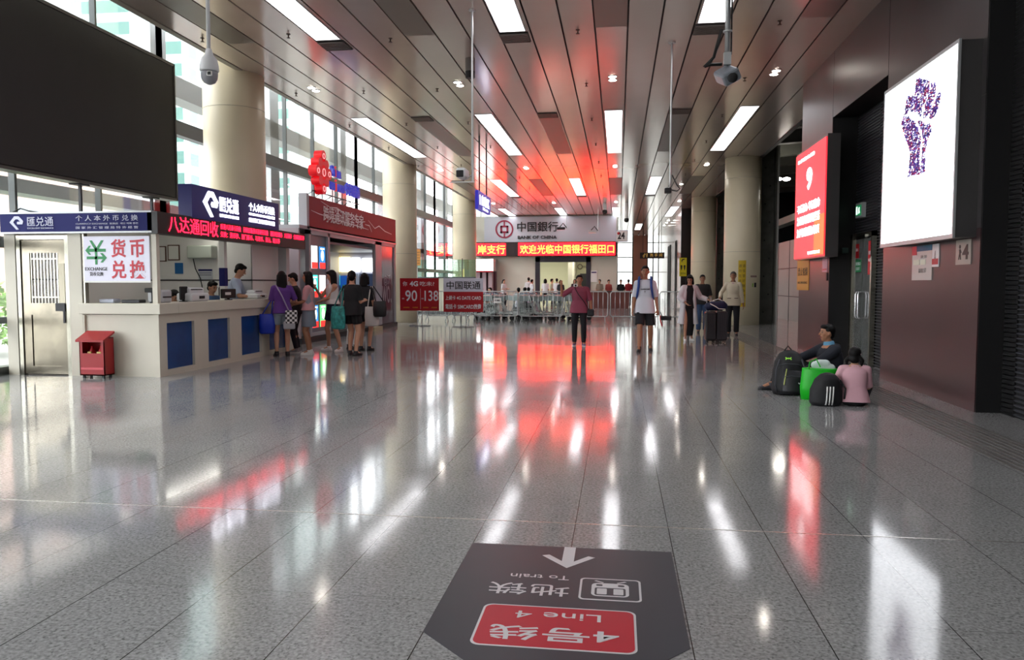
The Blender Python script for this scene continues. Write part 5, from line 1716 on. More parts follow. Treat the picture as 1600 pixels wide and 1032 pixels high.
        if style == 'pigtails':
            hb.ell(hd - hup * .055 - hdir * .045, (.084, .06, .085), HM, 14, 8)
            hb.ell(up_, (.096, .104, .098), HM, 16, 10)
            for s in (-1, 1):
                q = hd + hu * s * .075 - hdir * .05 - hup * .04
                hb.cap(q, .032, q + hu * s * .035 - Z_ * .05, .036)
                hb.cap(q + hu * s * .035 - Z_ * .05, .036, q + hu * s * .03 - Z_ * .12, .016)
        hb.fuse('hair', hair, root, .010 if not far else .02, 2)
    # ---- clothes
    tm_ = top if not isinstance(top, str) else mat('cloth_' + top, top, 0.85, bump=.15, bscale=35)
    bm2 = bottom if not isinstance(bottom, str) else mat('cloth_' + bottom, bottom, 0.85, bump=.15, bscale=35)
    c = Blob()
    k = 1.0 * bw
    zb = shirt_z
    prof = [(zb, .204 * k, .152 * k), (.98, .182 * k, .130 * k), (1.10, .150 * k, .112 * k), (1.22, .165 * k, .120 * k), (1.32, .168 * k, .114 * k), (1.375, .145 * k, .092 * k), (1.42, .092, .070), (1.44, .075, .062)]
    c.loft([(sp(z), a, d_) for z, a, d_ in prof if z >= zb], U, Wd, 28, .8)
    if sleeve > 0:
        for s in (-1, 1):
            c.cap(sh[s] - U * s * .06, .066 * k, sh[s], .060 * k)
            if sleeve <= .5:
                e_ = sh[s].lerp(elb[s], sleeve * 2)
                c.fru(sh[s], .061 * k, e_, .060 * k, side=U)
            else:
                c.cap(sh[s], .064 * k, elb[s], .052 * k)
                e_ = elb[s].lerp(hnd[s], (sleeve - .5) * 2 * .98)
                c.fru(elb[s], .052 * k, e_, .040 * k, side=U)
    c.fuse(topname, tm_, root, .0095 if not far else .02, 3)
    if collar:
        cb = Blob()
        cb.loft([(sp(1.425), .082, .068), (sp(1.475), .066, .058)], U, Wd)
        cb.fuse('collar', collar if not isinstance(collar, bool) else tm_, root, .009, 1)
    t = Blob()
    if legs in ('trousers', 'shorts', 'leggings'):
        ex = {'trousers': (.104, .074, .068), 'shorts': (.099, .094, .09), 'leggings': (.094, .064, .048)}[legs]
        t.loft([(sp(.82), .13 * k, .10 * k), (sp(.90), .166 * k, .118 * k), (sp(1.02), .150 * k, .108 * k)], U, Wd, 20)
        for s in (-1, 1):
            if legs == 'shorts':
                e_ = hipj[s].lerp(kne[s], .62 if isinstance(bottom, str) and bottom != '1B1C20' else .9)
                t.cap(hipj[s], .092 * k, hipj[s].lerp(kne[s], .25), .094 * k)
                t.fru(hipj[s], ex[0] * k, e_, ex[1] * k, side=X_)
            else:
                t.cap(hipj[s], ex[0] * k, kne[s], ex[1] * k)
                t.cap(kne[s], ex[1] * k, kne[s].lerp(ank[s], .5), ex[1] * k * .93)
                t.fru(kne[s].lerp(ank[s], .45), ex[1] * k * .95, kne[s].lerp(ank[s], .97), ex[2] * k, side=X_)
    elif legs == 'miniskirt':
        t.loft([(sp(1.02), .150 * k, .108 * k), (sp(.92), .176 * k, .125 * k), (pel - Z_ * .36, .205 * k, .155 * k)], X_, Vector((0, 1, 0)), 24)
    elif legs == 'dress':
        t.loft([(sp(1.10), .150 * k, .112 * k), (sp(.92), .172 * k, .13 * k), (pel - Z_ * .45, .17 * k, .13 * k), (pel - Z_ * .80, .12 * k, .10 * k)], X_, Vector((0, 1, 0)), 24)
    t.fuse({'trousers': 'trousers', 'leggings': 'trousers', 'shorts': 'shorts', 'miniskirt': 'skirt', 'dress': 'dress'}[legs], bm2, root, .0095 if not far else .02, 3)
    # ---- shoes
    sm_ = mat('shoe_' + shoes, shoes, 0.5)
    for s in (-1, 1):
        f_ = Blob()
        a0, fd = ank[s], ft[s]
        dn = Vector((0, 0, -1)) if abs(fd.z) < .5 else -(X_.cross(fd)).normalized() * 1
        if dn.z > 0:
            dn = -dn
        f_.cap(a0 - fd * .035 + dn * .048, .034, a0 + fd * .05 + dn * .045, .040, 10)
        f_.cap(a0 + fd * .05 + dn * .045, .038, a0 + fd * .145 + dn * .055, .028, 10)
        f_.fru(a0 + dn * .06, .046, a0 - dn * .02, .044, side=X_)
        f_.fuse('shoe', sm_, root, .009 if not far else .02, 2)
        if not far:
            so = MB()
            sd = fd.cross(dn).normalized()
            so.rings([[a0 + fd * x + sd * y + dn * zz for x, y in ((-.07, -.02), (-.05, -.034), (.06, -.040), (.14, -.034), (.172, -.012), (.172, .012), (.14, .034), (.06, .040), (-.05, .034), (-.07, .02))] for zz in (.062, .085)])
            so.build('sole', mat('sole_white', 'D8D6D2', 0.6) if shoes not in ('15151A', '1A1A1C', '3A3A3E') else mat('sole_black', '1E1E20', 0.6), root, local=True)
    root['_j'] = 0
    del root['_j']
    J = dict(sh=sh, elb=elb, hnd=hnd, hip=hipj, kne=kne, ank=ank, head=hd, sp=sp, U=U, W=Wd, sc=sc, pel=pel)
    return root, J


def to_world(root, p):
    return Vector(root.location) + Matrix.Rotation(root.rotation_euler[2], 3, 'Z') @ (Vector(p) * root.scale[0])


def strap_thing(t, pts_world, r, m, nm='strap'):
    MB().tube(pts_world, r, 6).build(nm, m, t)


def tote(name, label, c, w, h, d, m, rz=0.0, strap_to=None, strap_m=None, cat='bag'):
    """soft bag hanging with its top at c; strap_to is the world point that carries it"""
    t = thing(name, label, cat, (c[0], c[1], c[2] - h), rz)
    b = Blob()
    b.loft([((0, 0, .0), w * .40, d * .42), ((0, 0, .03), w * .47, d * .5), ((0, 0, h * .5), w * .5, d * .5), ((0, 0, h * .93), w * .46, d * .3), ((0, 0, h), w * .44, d * .16)], Vector((1, 0, 0)), Vector((0, 1, 0)), 24)
    o = b.build('body', m, t, local=True, smooth=True)
    if strap_to is not None:
        rel = Matrix.Rotation(-rz, 3, 'Z') @ (Vector(strap_to) - Vector(t.location))
        for s in (-1, 1):
            q = Vector((s * w * .28, 0, h * .97))
            MB().tube([q, q.lerp(rel, .5) + Vector((s * .01, 0, 0)), rel + Vector((s * .015, 0, 0))], .012, 6).build('strap', strap_m or m, t, local=True, smooth=True)
    return t


# --- girl in purple (back to us) at the booth
P, J = person('person in a purple T-shirt and denim shorts at the booth counter, back turned', (-6.36, 13.95, 0), face=-150, h=1.62, top='5B3382', bottom='8E9AA6', legs='shorts', sleeve=.45,
              shoes='15151A', style='long', lean=(0, -.06, 0), hands={-1: (-.2, -.30, 1.08), 1: (.14, -.30, 1.06)}, feet={-1: (-.08, .06, 0, -8), 1: (.12, -.04, 0, 10)}, shirt_z=.86, look=(-.2, -1, -.15), face_on=False)
tote('shoulder_bag', 'bright blue shopping bag hanging at the left side of the girl in purple', to_world(P, (.30, .0, .86)), .30, .38, .16, mat('bag_blue', '0E2FA8', 0.45, bump=.3, bscale=12), math.radians(-150), to_world(P, (.20, -.02, 1.13)))
tb = thing('crossbody_bag', 'black and white checked cloth bag on the back of the girl in purple', 'bag', tuple(to_world(P, (-.16, .19, .66))))


def check_mat():
    m = bpy.data.materials.new('checked_cloth')
    m.use_nodes = True
    nt = m.node_tree
    ck = nt.nodes.new('ShaderNodeTexChecker')
    ck.inputs['Scale'].default_value = 22
    ck.inputs['Color1'].default_value = (.75, .75, .75, 1)
    ck.inputs['Color2'].default_value = (.03, .03, .03, 1)
    tc = nt.nodes.new('ShaderNodeTexCoord')
    nt.links.new(tc.outputs['Object'], ck.inputs['Vector'])
    nt.links.new(ck.outputs['Color'], nt.nodes['Principled BSDF'].inputs['Base Color'])
    return m


tb.rotation_euler = (0, 0, math.radians(-150))
bb_ = MB()
bb_.rbox(-.10, .12, -.02, .03, 0, .26, .02)
bb_.build('body', check_mat(), tb, local=True)
MB().rbox(-.06, .16, -.025, .025, -.10, .05, .02).build('lower_pouch', mat('pouch_grey', 'A8ABB0', 0.8), tb, local=True)
a, b_, c2 = to_world(P, (-.1, .17, .93)), to_world(P, (.02, .16, 1.22)), to_world(P, (.12, .04, 1.43))
RI = Matrix.Rotation(math.radians(150), 3, 'Z')
MB().tube([RI @ (q - Vector(tb.location)) for q in (a, b_, c2, to_world(P, (.11, -.12, 1.34)))], .013, 6).build('strap', mat('strap_lilac', '9C8FB0', 0.7), tb, local=True)
# --- black top person behind her
P, J = person('person in a black top and dark trousers just behind the one in purple', (-6.42, 14.75, 0), face=-78, h=1.60, top='17161A', bottom='1A1B24', legs='leggings', sleeve=.4, shoes='8E8E90', style='short',
              hands={-1: (-.12, -.30, 1.06), 1: (.12, -.32, 1.02)}, lean=(0, -.08, 0), look=(.1, -1, -.35))
# --- pink and grey girl
P, J = person('person in a grey top with pink sleeves and a grey skirt', (-6.0, 14.35, 0), face=-72, h=1.62, top='C9969A', bottom='7E8894', legs='miniskirt', sleeve=.45, shoes='E6E4E0', style='long', skin=SKIN_D,
              hands={-1: (-.14, -.28, 1.06), 1: (.02, -.30, 1.03)}, look=(-.3, -1, 0), feet={-1: (-.09, .02, 0, -6), 1: (.09, 0, 0, 8)}, shirt_z=.92, grip={-1: .7, 1: .7})
v = Blob()
v.loft([(J['sp'](.90), .180, .135), (J['sp'](1.10), .160, .122), (J['sp'](1.25), .172, .128), (J['sp'](1.36), .155, .112)], J['U'], J['W'])
v.fuse('vest', mat('vest_grey', '8C9099', 0.85), P, .01, 2)
# --- phone girl in white top and navy shorts
P, J = person('person in a white cropped top and navy shorts looking at a phone', (-5.80, 15.1, 0), face=-48, h=1.66, top='D8D4D2', bottom='141C38', legs='shorts', sleeve=0, shoes='F0EEEC', style='long',
              hands={-1: (-.12, -.30, 1.30), 1: (-.16, -.20, 1.06)}, elbow={-1: (-.6, .1, -1), 1: (.9, .2, -.6)}, look=(-.35, -1, -.38), feet={-1: (-.19, -.02, 0, -22), 1: (.16, .10, 0, 26)}, shirt_z=1.0, grip={-1: .7, 1: .5})
ph = thing('phone', 'dark smartphone in the hand of the girl in navy shorts', 'phone', tuple(to_world(P, (-.14, -.37, 1.36))))
MB().rbox(-.035, .035, -.005, .005, -.07, .07, .004).build('casing', M_black, ph, local=True)
ph.rotation_euler = (math.radians(-35), 0, math.radians(-48))
# --- brown-haired girl half hidden
P, J = person('person with long brown hair half hidden behind the teal bag', (-5.62, 15.75, 0), face=160, h=1.62, top='C9BBB2', bottom='E2DEDA', legs='trousers', sleeve=.2, shoes='1A1A1C', style='long', hair=HAIR_B, face_on=False)
# --- black T-shirt girl from behind
P, J = person('person in a black T-shirt and black shorts standing with the back to the viewer', (-5.08, 14.25, 0), face=165, h=1.63, top='121316', bottom='0F0F12', legs='shorts', sleeve=.45, shoes='15151A', style='bun',
              hands={-1: (-.1, -.26, 1.1), 1: (.1, -.28, 1.12)}, look=(.5, -1, 0), feet={-1: (-.09, .02, 0, -10), 1: (.09, -.04, 0, 12)}, shirt_z=.82, build=1.03)
tm2 = mat('bag_teal_pattern', '2F8C88', 0.7, noise=0.5, nscale=14)
tote('shoulder_bag', 'teal patterned tote bag on the shoulder of the girl in black', to_world(P, (.27, .10, 1.0)), .40, .44, .16, tm2, math.radians(150), to_world(P, (.17, .03, 1.43)))
# --- person with white tote and black bag
P, J = person('person in dark clothes standing behind the girl in black with a white tote', (-5.2, 15.35, 0), face=170, h=1.60, top='1C1D22', bottom='1E1E24', legs='shorts', sleeve=.45, shoes='15151A', style='bob', face_on=False, look=(.3, -1, 0))
tote('tote_bag', 'white cotton tote bag hanging behind the girl in black', to_world(P, (-.24, .12, .98)), .30, .40, .12, mat('bag_white', 'CFCBC6', 0.85), math.radians(200), to_world(P, (-.18, .02, 1.42)))
tote('shoulder_bag', 'small black rounded bag at the right edge of the girls group', to_world(P, (-.42, .10, 1.10)), .28, .32, .16, mat('bag_black', '131316', 0.5), math.radians(190), to_world(P, (-.2, .0, 1.42)))

# --- clerks inside the booth
P, J = person('person in a pale blue shirt standing and bending over the booth counter', (-7.5, AX(358, 440, -7.5).y, 0), face=105, h=1.80, top='B9C6DE', bottom='20242E', sleeve=.45, shoes='15151A', lean=(0, -.30, 0), hands={-1: (-.16, -.46, 1.08), 1: (.16, -.44, 1.08)}, look=(0, -1, -.55))
P, J = person('person with short black hair seated behind the large white banknote counter', (-7.5, AX(325, 455, -7.5).y, 0), face=65, h=1.66, top='4A6E9E', bottom='20242E', sleeve=.45, shoes='15151A', hip=.68, lean=(0, -.18, 0), hands={-1: (-.16, -.36, 1.0), 1: (.16, -.36, 1.0)},
              feet={-1: (-.1, -.35, 0), 1: (.1, -.35, 0)}, knee={-1: (0, -1, .8), 1: (0, -1, .8)}, look=(.1, -1, -.4))
P, J = person('person seated low at the booth corner, only dark hair showing', (-7.5, AX(263, 463, -7.5).y, 0), face=70, h=1.60, top='3A4660', bottom='20242E', sleeve=.45, shoes='15151A', hip=.58, lean=(0, -.22, 0), hands={-1: (-.16, -.36, .78), 1: (.16, -.36, .78)},
              feet={-1: (-.1, -.35, 0), 1: (.1, -.35, 0)}, knee={-1: (0, -1, .8), 1: (0, -1, .8)}, look=(0, -1, -.6))
for (x, y, nm) in ((-7.5, AX(325, 455, -7.5).y, 'office stool under the clerk behind the white banknote counter'), (-7.5, AX(263, 463, -7.5).y, 'office stool under the clerk at the booth corner')):
    t = thing('office_stool', nm, 'stool', (x, y, 0))
    zz = .58 if 'white' in nm else .48
    MB().cyl((x, y), .17, zz - .07, zz, 20).build('seat', mat('chair_fabric', '4A484C', 0.8), t)
    MB().cyl((x, y), .03, .04, zz - .07, 10).cyl((x, y), .22, 0, .04, 20, .08).build('base', M_black, t)

# --- woman pointing
P, J = person('person in a dark pink T-shirt and black leggings pointing to one side', (-.86, 17.2, 0), face=4, h=1.575, top='8E4458', bottom='131318', legs='leggings', sleeve=.5, shoes='6A4C7A', style='bun', skin=SKIN_D,
              hands={-1: (-.43, -.14, 1.46), 1: (.29, -.02, .86)}, elbow={-1: (-.6, .2, -1.4), 1: (.5, .8, 0)}, look=(.12, -1, .02), feet={-1: (-.11, .05, 0, -10), 1: (.11, -.07, 0, 8)}, shirt_z=.80, build=1.12, point=-1)
t = thing('crossbody_bag', 'small black crossbody bag at the hip of the pointing woman', 'bag', tuple(to_world(P, (.27, -.08, .72))))
MB().rbox(-.08, .08, -.04, .04, 0, .16, .03).build('body', mat('bag_black', '131316', 0.5), t, local=True)
pts = [to_world(P, q) - Vector(t.location) for q in ((.24, -.11, .86), (.12, -.152, 1.06), (-.02, -.158, 1.24), (-.10, -.125, 1.38), (-.115, -.05, 1.455), (-.10, .08, 1.42))]
MB().tube(pts, .010, 6).build('strap', M_black, t, local=True)
w_ = thing('earphone_case', 'small white object held under the chin of the pointing woman', 'small object', tuple(to_world(P, (-.09, -.12, 1.46))))
MB().rbox(-.045, .045, -.02, .02, -.03, .035, .012).build('casing', M_white, w_, local=True)
MB().box(-.02, .02, -.024, -.02, -.02, .02).build('dark_front', M_black, w_, local=True)

# --- man in white T-shirt, walking
P, J = person('person in a white T-shirt and black shorts walking forward with a blue backpack', (.55, 16.1, 0), face=-3, h=1.76, top='D4D5DE', bottom='1B1C20', legs='shorts', sleeve=.5, shoes='1A1A1C', style='short', skin=SKIN_D,
              hands={-1: (-.24, -.05, .82), 1: (.25, -.06, .80)}, look=(.02, -1, .02), feet={-1: (-.10, -.22, .0, -6), 1: (.11, .14, .0, 8)}, hip=.885, shirt_z=.77, build=1.02, grip={-1: .6, 1: .9})
t = thing('backpack', 'dark blue backpack with blue straps worn by the man in the white T-shirt', 'backpack', tuple(to_world(P, (0, .2, 1.0))))
bp_ = MB()
bp_.rbox(-.15, .15, -.07, .12, 0, .46, .05)
bp_.build('body', mat('pack_navy', '1E2C5C', 0.7), t, local=True)
for s in (-1, 1):
    pts = [to_world(P, q) - Vector(t.location) for q in ((s * .12, .13, 1.42), (s * .115, .02, 1.475), (s * .12, -.10, 1.41), (s * .125, -.145, 1.28), (s * .15, -.12, 1.12), (s * .17, .0, 1.03), (s * .15, .12, 1.02))]
    MB().tube(pts, [.018, .024, .026, .026, .022, .014, .012], 8).build('strap', mat('strap_blue', '26458C', 0.7), t, local=True, smooth=True)
tx = MB().text('AWESOME', to_world(P, (-.13, -.142, 1.235)), XP, ZP, .14, .0, .20, .03, .006, bold=.02).text('T', to_world(P, (0, -.142, 1.19)), XP, ZP, 0, -.01, .03, .04, .006, bold=.03)
tx.build('shirt_print', M_letter_k, P)
for ch_ in P.children:
    if ch_.name.startswith('shirt_print'):
        ch_.data.transform(Matrix.Rotation(-P.rotation_euler[2], 4, 'Z') @ Matrix.Scale(1 / P.scale[0], 4))
t = thing('folded_umbrella', 'small black folded thing with red tail held by the man in white', 'umbrella', tuple(to_world(P, (.33, -.08, .62))))
MB().rbox(-.03, .2, -.03, .03, .0, .09, .02).tube([(0, 0, .09), (-.02, 0, .17)], .01, 6).build('bundle', M_black, t, local=True)
MB().tube([(-.03, -.01, .1), (-.02, -.02, -.02), (.01, -.02, -.12)], .014, 6).build('red_tail', M_red, t, local=True)

# --- woman in the white coat
P, J = person('person in a long open white coat over black, reaching for the suitcases', (1.70, 19.1, 0), face=8, h=1.60, top='111114', bottom='111114', legs='dress', sleeve=0, shoes='E6E4E0', style='bob', lean=(.03, -.03, 0),
              hands={-1: (-.12, -.24, .98), 1: (.50, -.10, 1.06)}, elbow={-1: (-.8, .3, -.4), 1: (.2, .6, -1)}, look=(-.35, -1, -.55), feet={-1: (-.09, -.05, 0, -10), 1: (.09, .06, 0, 8)}, build=.95)
c = Blob()
U_, W_, sp_ = J['U'], J['W'], J['sp']
M_coat = mat('coat_white', 'D9D5D9', 0.8, bump=.2, bscale=10)
c.loft([(J['pel'] - ZP * .48 + Vector((0, .10, 0)), .27, .09), (sp_(.9) + W_ * .06, .20, .10), (sp_(1.1) + W_ * .05, .165, .09), (sp_(1.3) + W_ * .045, .175, .085), (sp_(1.43) + W_ * .02, .10, .06)], U_, W_, 24)
for s in (-1, 1):
    c.cap(J['sh'][s] - U_ * s * .05, .08, J['sh'][s], .078)
    c.cap(J['sh'][s], .078, J['elb'][s], .075)
    c.fru(J['elb'][s], .073, J['elb'][s].lerp(J['hnd'][s], .8), .062, side=U_)
    c.loft([(J['pel'] - ZP * .5 + U_ * s * .17 - W_ * .0, .085, .14), (sp_(.95) + U_ * s * .135 - W_ * .01, .06, .13), (sp_(1.2) + U_ * s * .115 - W_ * .02, .05, .11), (sp_(1.41) + U_ * s * .09, .045, .075)], U_, W_, 16)
c.fuse('coat', M_coat, P, .011, 3)
ph = thing('phone', 'small phone in the hand of the woman in the white coat', 'phone', tuple(to_world(P, (-.07, -.32, 1.0))))
MB().rbox(-.035, .035, -.004, .004, -.06, .06, .004).build('casing', M_black, ph, local=True)
ph.rotation_euler = (math.radians(-50), 0, .5)
# --- man behind
P, J = person('person in a black T-shirt and blue jeans standing behind the suitcases', (2.36, 22.3, 0), face=0, h=1.63, top='1C1718', bottom='3A5274', sleeve=.5, shoes='15151A', skin=SKIN_D, build=1.08, hands={-1: (-.22, -.06, .86), 1: (.26, -.1, .86)})
# --- man in cream jacket
P, J = person('person in a cream jacket and dark trousers standing beside the suitcases', (3.06, 21.3, 0), face=-10, h=1.70, top='D8CDB4', bottom='1A1A20', sleeve=.95, shoes='3A3A3E', skin=SKIN_D, hair=mat('hair_grey', '4A4440', 0.6), build=1.05,
              hands={-1: (-.33, -.24, 1.0), 1: (.27, -.02, .84)}, shirt_z=.80, topname='jacket', grip={-1: .8})
sh_ = Blob()
sh_.loft([(J['sp'](1.18) - J['W'] * .105, .018, .012), (J['sp'](1.32) - J['W'] * .095, .045, .022), (J['sp'](1.42) - J['W'] * .055, .052, .022)], J['U'], J['W'], 12)
sh_.fuse('inner_shirt', mat('inner_shirt_pink', 'C9A8A8', 0.8), P, .008, 1)
cb = MB()
for s in (-1, 1):
    q = J['sp'](1.0) - J['W'] * .128 + J['U'] * s * .09
    cb.box(q.x - .05, q.x + .05, q.y - .004, q.y + .008, q.z - .008, q.z + .008)
cb.build('pocket_trim', mat('pocket_brown', '4A3C30', 0.7), P, local=True)
col_ = Blob()
col_.loft([(J['sp'](1.43), .07, .058), (J['sp'](1.47), .062, .056)], J['U'], J['W'])
col_.fuse('scarf', mat('scarf_maroon', '5A2C34', 0.8), P, .009, 1)

# --- suitcases
def suitcase(x, y, w, d, h, lb, m, handle=True):
    t = thing('suitcase', lb, 'suitcase', (x, y, 0))
    MB().rbox(x - w / 2, x + w / 2, y - d / 2, y + d / 2, .055, h, .035).build('shell', m, t)
    rb = MB()
    for i in range(5):
        xx = x - w * .36 + w * .18 * i
        rb.box(xx - .01, xx + .01, y - d / 2 - .006, y - d / 2 + .004, .12, h - .07)
    rb.build('rib', mat('case_rib', '26262C', 0.5), t)
    for sx in (-1, 1):
        for sy in (-1, 1):
            cx, cy = x + sx * (w / 2 - .05), y + sy * (d / 2 - .05)
            MB().rings([[(cx - .012, cy + .028 * math.cos(a * .6283), .03 + .028 * math.sin(a * .6283)) for a in range(10)], [(cx + .012, cy + .028 * math.cos(a * .6283), .03 + .028 * math.sin(a * .6283)) for a in range(10)]]).box(cx - .008, cx + .008, cy - .01, cy + .01, .04, .07).build('wheel', M_black, t)
    if handle:
        MB().tube([(x - w * .3, y + d * .3, h - .02), (x - w * .3, y + d * .3, h + .33), (x + w * .1, y + d * .3, h + .33), (x + w * .1, y + d * .3, h - .02)], .011, 6).build('pull_handle', M_alu, t)
    return t


c0 = GR(1118, 536)
suitcase(c0.x - .13, c0.y, .24, .38, .74, 'black ribbed suitcase nearer to the woman in the white coat', mat('case_black', '18181C', 0.4))
suitcase(c0.x + .125, c0.y + .06, .25, .38, .75, 'dark grey ribbed suitcase nearer to the man in the cream jacket', mat('case_charcoal', '28282E', 0.4), False)
t = thing('duffel_bag', 'navy duffel bag with a white strap lying on top of the suitcases', 'bag', (c0.x, c0.y, .755))
b = Blob()
b.cap((-.18, .02, .10), .095, (.17, .03, .11), .10)
b.cap((-.1, .0, .13), .09, (.15, .0, .16), .075)
b.fuse('body', mat('duffel_navy', '171F44', 0.6), t, .012, 3)
MB().tube([(-.15, -.1, .17), (-.02, -.115, .1), (.05, -.115, .05), (.2, -.08, .04)], .013, 6).tube([(-.1, 0, .22), (.05, .02, .28), (.21, .02, .2)], .012, 6).build('strap', M_white, t, local=True)

# ------------------------------------------------------------------ the pair sitting on the floor
P, J = person('person in a navy jacket sitting on the floor, head turned away to the left', (2.80, 10.55, 0), face=-82, h=1.66, top='171B26', bottom='14151A', legs='trousers', sleeve=.95, shoes='3A3A3E', style='short', skin=SKIN_D, topname='jacket',
              hip=.075, lean=(0, -.10, 0), feet={-1: (-.16, -.70, 0, -6), 1: (.04, -.86, 0, 4)}, knee={-1: (-.35, -.4, 1), 1: (.2, -.3, 1)}, hands={-1: (-.1, -.62, .34), 1: (.12, -.48, .22)}, look=(.08, -1, .0), shirt_z=.88, build=1.22)
cb = Blob()
cb.loft([(J['sp'](1.43), .085, .074), (J['sp'](1.485), .070, .064)], J['U'], J['W'])
cb.fuse('collar', mat('collar_blue', '5E94B4', 0.8), P, .009, 1)
hdc = Blob()
hdc.cap(J['sp'](1.40) + J['W'] * .07 - J['U'] * .09, .05, J['sp'](1.40) + J['W'] * .07 + J['U'] * .09, .05)
hdc.fuse('hood', mat('cloth_171B26', '171B26', 0.85), P, .012, 2)

P, J = person('child in a pale pink T-shirt sitting cross-legged with the back turned', (2.70, 9.22, 0), face=172, h=1.26, top='D8A8B2', bottom='101014', legs='leggings', sleeve=.5, shoes='1A1A1C', style='pigtails', skin=SKIN,
              hip=.085, lean=(0, -.12, 0), feet={-1: (.12, -.24, .0, 60), 1: (-.12, -.32, .0, -60)}, knee={-1: (-1, -.12, .35), 1: (1, -.12, .35)}, hands={-1: (-.14, -.34, .30), 1: (.20, -.30, .34)}, elbow={-1: (-.3, .5, -1), 1: (.5, .5, -1)}, look=(-.25, -1, -.15), shirt_z=.86, build=1.12, face_on=False)
hc = MB().ell(J['head'] + Vector((-.07, .06, .02)), (.012, .012, .012)).ell(J['head'] + Vector((-.075, .05, -.045)), (.012, .012, .012))
hc.build('hair_clip', mat('clip_pink', 'D0A0A8', 0.3), P, local=True)

# big black backpack
c0 = GR(1237, 619)
t = thing('backpack', 'large black backpack with a neon green emblem leaning against the seated man', 'backpack', (c0.x, c0.y + .14, 0), math.radians(-4))
t.rotation_euler = (math.radians(-6), 0, math.radians(-4))
b = Blob()
b.loft([((0, 0, .0), .19, .13), ((0, 0, .05), .215, .15), ((0, 0, .25), .21, .15), ((0, .01, .42), .18, .13), ((0, .02, .52), .12, .10), ((0, .02, .56), .05, .05)], XP, YP, 24)
b.fuse('body', mat('pack_black', '0F1014', 0.65, bump=.3, bscale=20), t, .012, 3)
fr = Blob()
fr.loft([((.03, -.13, .03), .14, .06), ((.03, -.14, .2), .14, .06), ((.02, -.11, .3), .10, .05)], XP, YP, 20)
fr.fuse('front_pocket', mat('pack_black2', '15161C', 0.5), t, .012, 3)
gm = mat('neon_green', '9CE04A', 0.5, emit=.15)
ha = MB()
def arcp(cx, cz, r, a0, a1, yy, n=7):
    return [(cx + r * math.cos(math.radians(a0 + (a1 - a0) * i / n)), yy, cz + r * .8 * math.sin(math.radians(a0 + (a1 - a0) * i / n))) for i in range(n + 1)]
ha.tube(arcp(-.03, .475, .036, 200, 340, -.128), .006, 6).tube(arcp(-.03, .425, .036, 20, 160, -.140), .006, 6)
ha.box(-.055, -.005, -.137, -.128, .446, .455)
ha.build('emblem', gm, t, local=True)
MB().tube([(-.055, -.172, .32), (-.09, -.195, .12)], .006, 6).build('zip_pull', mat('zip_yellow', 'C9D070', 0.5), t, local=True)
pk_ = MB()
for s in (-1, 1):
    pk_.tube([(s * .13, -.10, .44), (s * .175, -.125, .30), (s * .185, -.13, .12), (s * .16, -.12, .03)], .008, 6)
pk_.tube([(-.15, -.10, .36), (-.05, -.148, .385), (.08, -.145, .38), (.16, -.09, .35)], .005, 6)
pk_.tube([(-.10, -.195, .22), (.0, -.206, .235), (.12, -.2, .225)], .004, 6)
pk_.build('seam_strap', mat('strap_grey', '34363E', 0.5), t, local=True, smooth=True)
MB().tube([(-.06, .0, .55), (-.02, -.02, .61), (.03, 0, .55)], .01, 6).build('top_loop', M_black, t, local=True)
MB().tube([(.08, -.2, .15), (.09, -.21, .135), (.1, -.2, .15)], .004, 6).build('buckle', M_plaswhite, t, local=True)
# green bag with white contents
c0 = GR(1284, 628)
gx, gy = c0.x - .01, 9.62
t = thing('shopping_bag', 'bright green shopping bag standing between the two backpacks', 'bag', (gx, gy, 0), math.radians(-8))
b = Blob()
b.loft([((-.02, 0, 0), .17, .08), ((-.01, 0, .15), .19, .09), ((.02, 0, .36), .20, .08), ((.02, 0, .38), .20, .075)], XP, YP, 20)
b.build('body', mat('bag_green', '12B81E', 0.45, bump=.3, bscale=10), t, local=True, smooth=True)
MB().tube([(-.11, -.07, .37), (-.10, -.08, .46), (-.03, -.08, .50), (.02, -.08, .40)], .008, 6).build('handle', mat('bag_green', '12B81E', 0.45), t, local=True)
w_ = thing('plastic_bag', 'white plastic bag bulging out of the top of the green shopping bag', 'bag', (gx + .05, gy, .375), math.radians(-8))
b = Blob()
b.cap((-.08, 0, .04), .05, (.1, .01, .01), .05)
b.cap((-.04, 0, .06), .05, (.04, .0, .06), .05)
b.fuse('body', mat('bag_milky', 'CFE0DA', 0.4, bump=.5, bscale=25), w_, .01, 2)
# black backpack with three white stripes
c0 = GR(1290, 636)
t = thing('backpack', 'black backpack with three white stripes standing beside the child', 'backpack', (c0.x + .03, c0.y + .12, 0), math.radians(4))
b = Blob()
b.loft([((0, 0, .0), .16, .10), ((0, 0, .04), .185, .125), ((0, 0, .18), .18, .125), ((.015, .01, .30), .14, .10), ((.02, .015, .36), .08, .06), ((.02, .015, .375), .03, .03)], XP, YP, 24)
b.fuse('body', mat('pack_black', '0F1014', 0.65, bump=.3, bscale=20), t, .011, 3)
sb_ = MB()
for i in range(3):
    x = -.035 + i * .034
    sb_.tube([(x, -.112, .02), (x + .002, -.133, .08), (x + .006, -.134, .17), (x + .010, -.124, .23)], .0085, 6)
sb_.build('white_stripes', M_white, t, local=True, smooth=True)
MB().tube([(.13, -.07, .3), (.2, -.05, .2), (.19, -.05, .08)], .01, 6).build('strap', M_black, t, local=True)

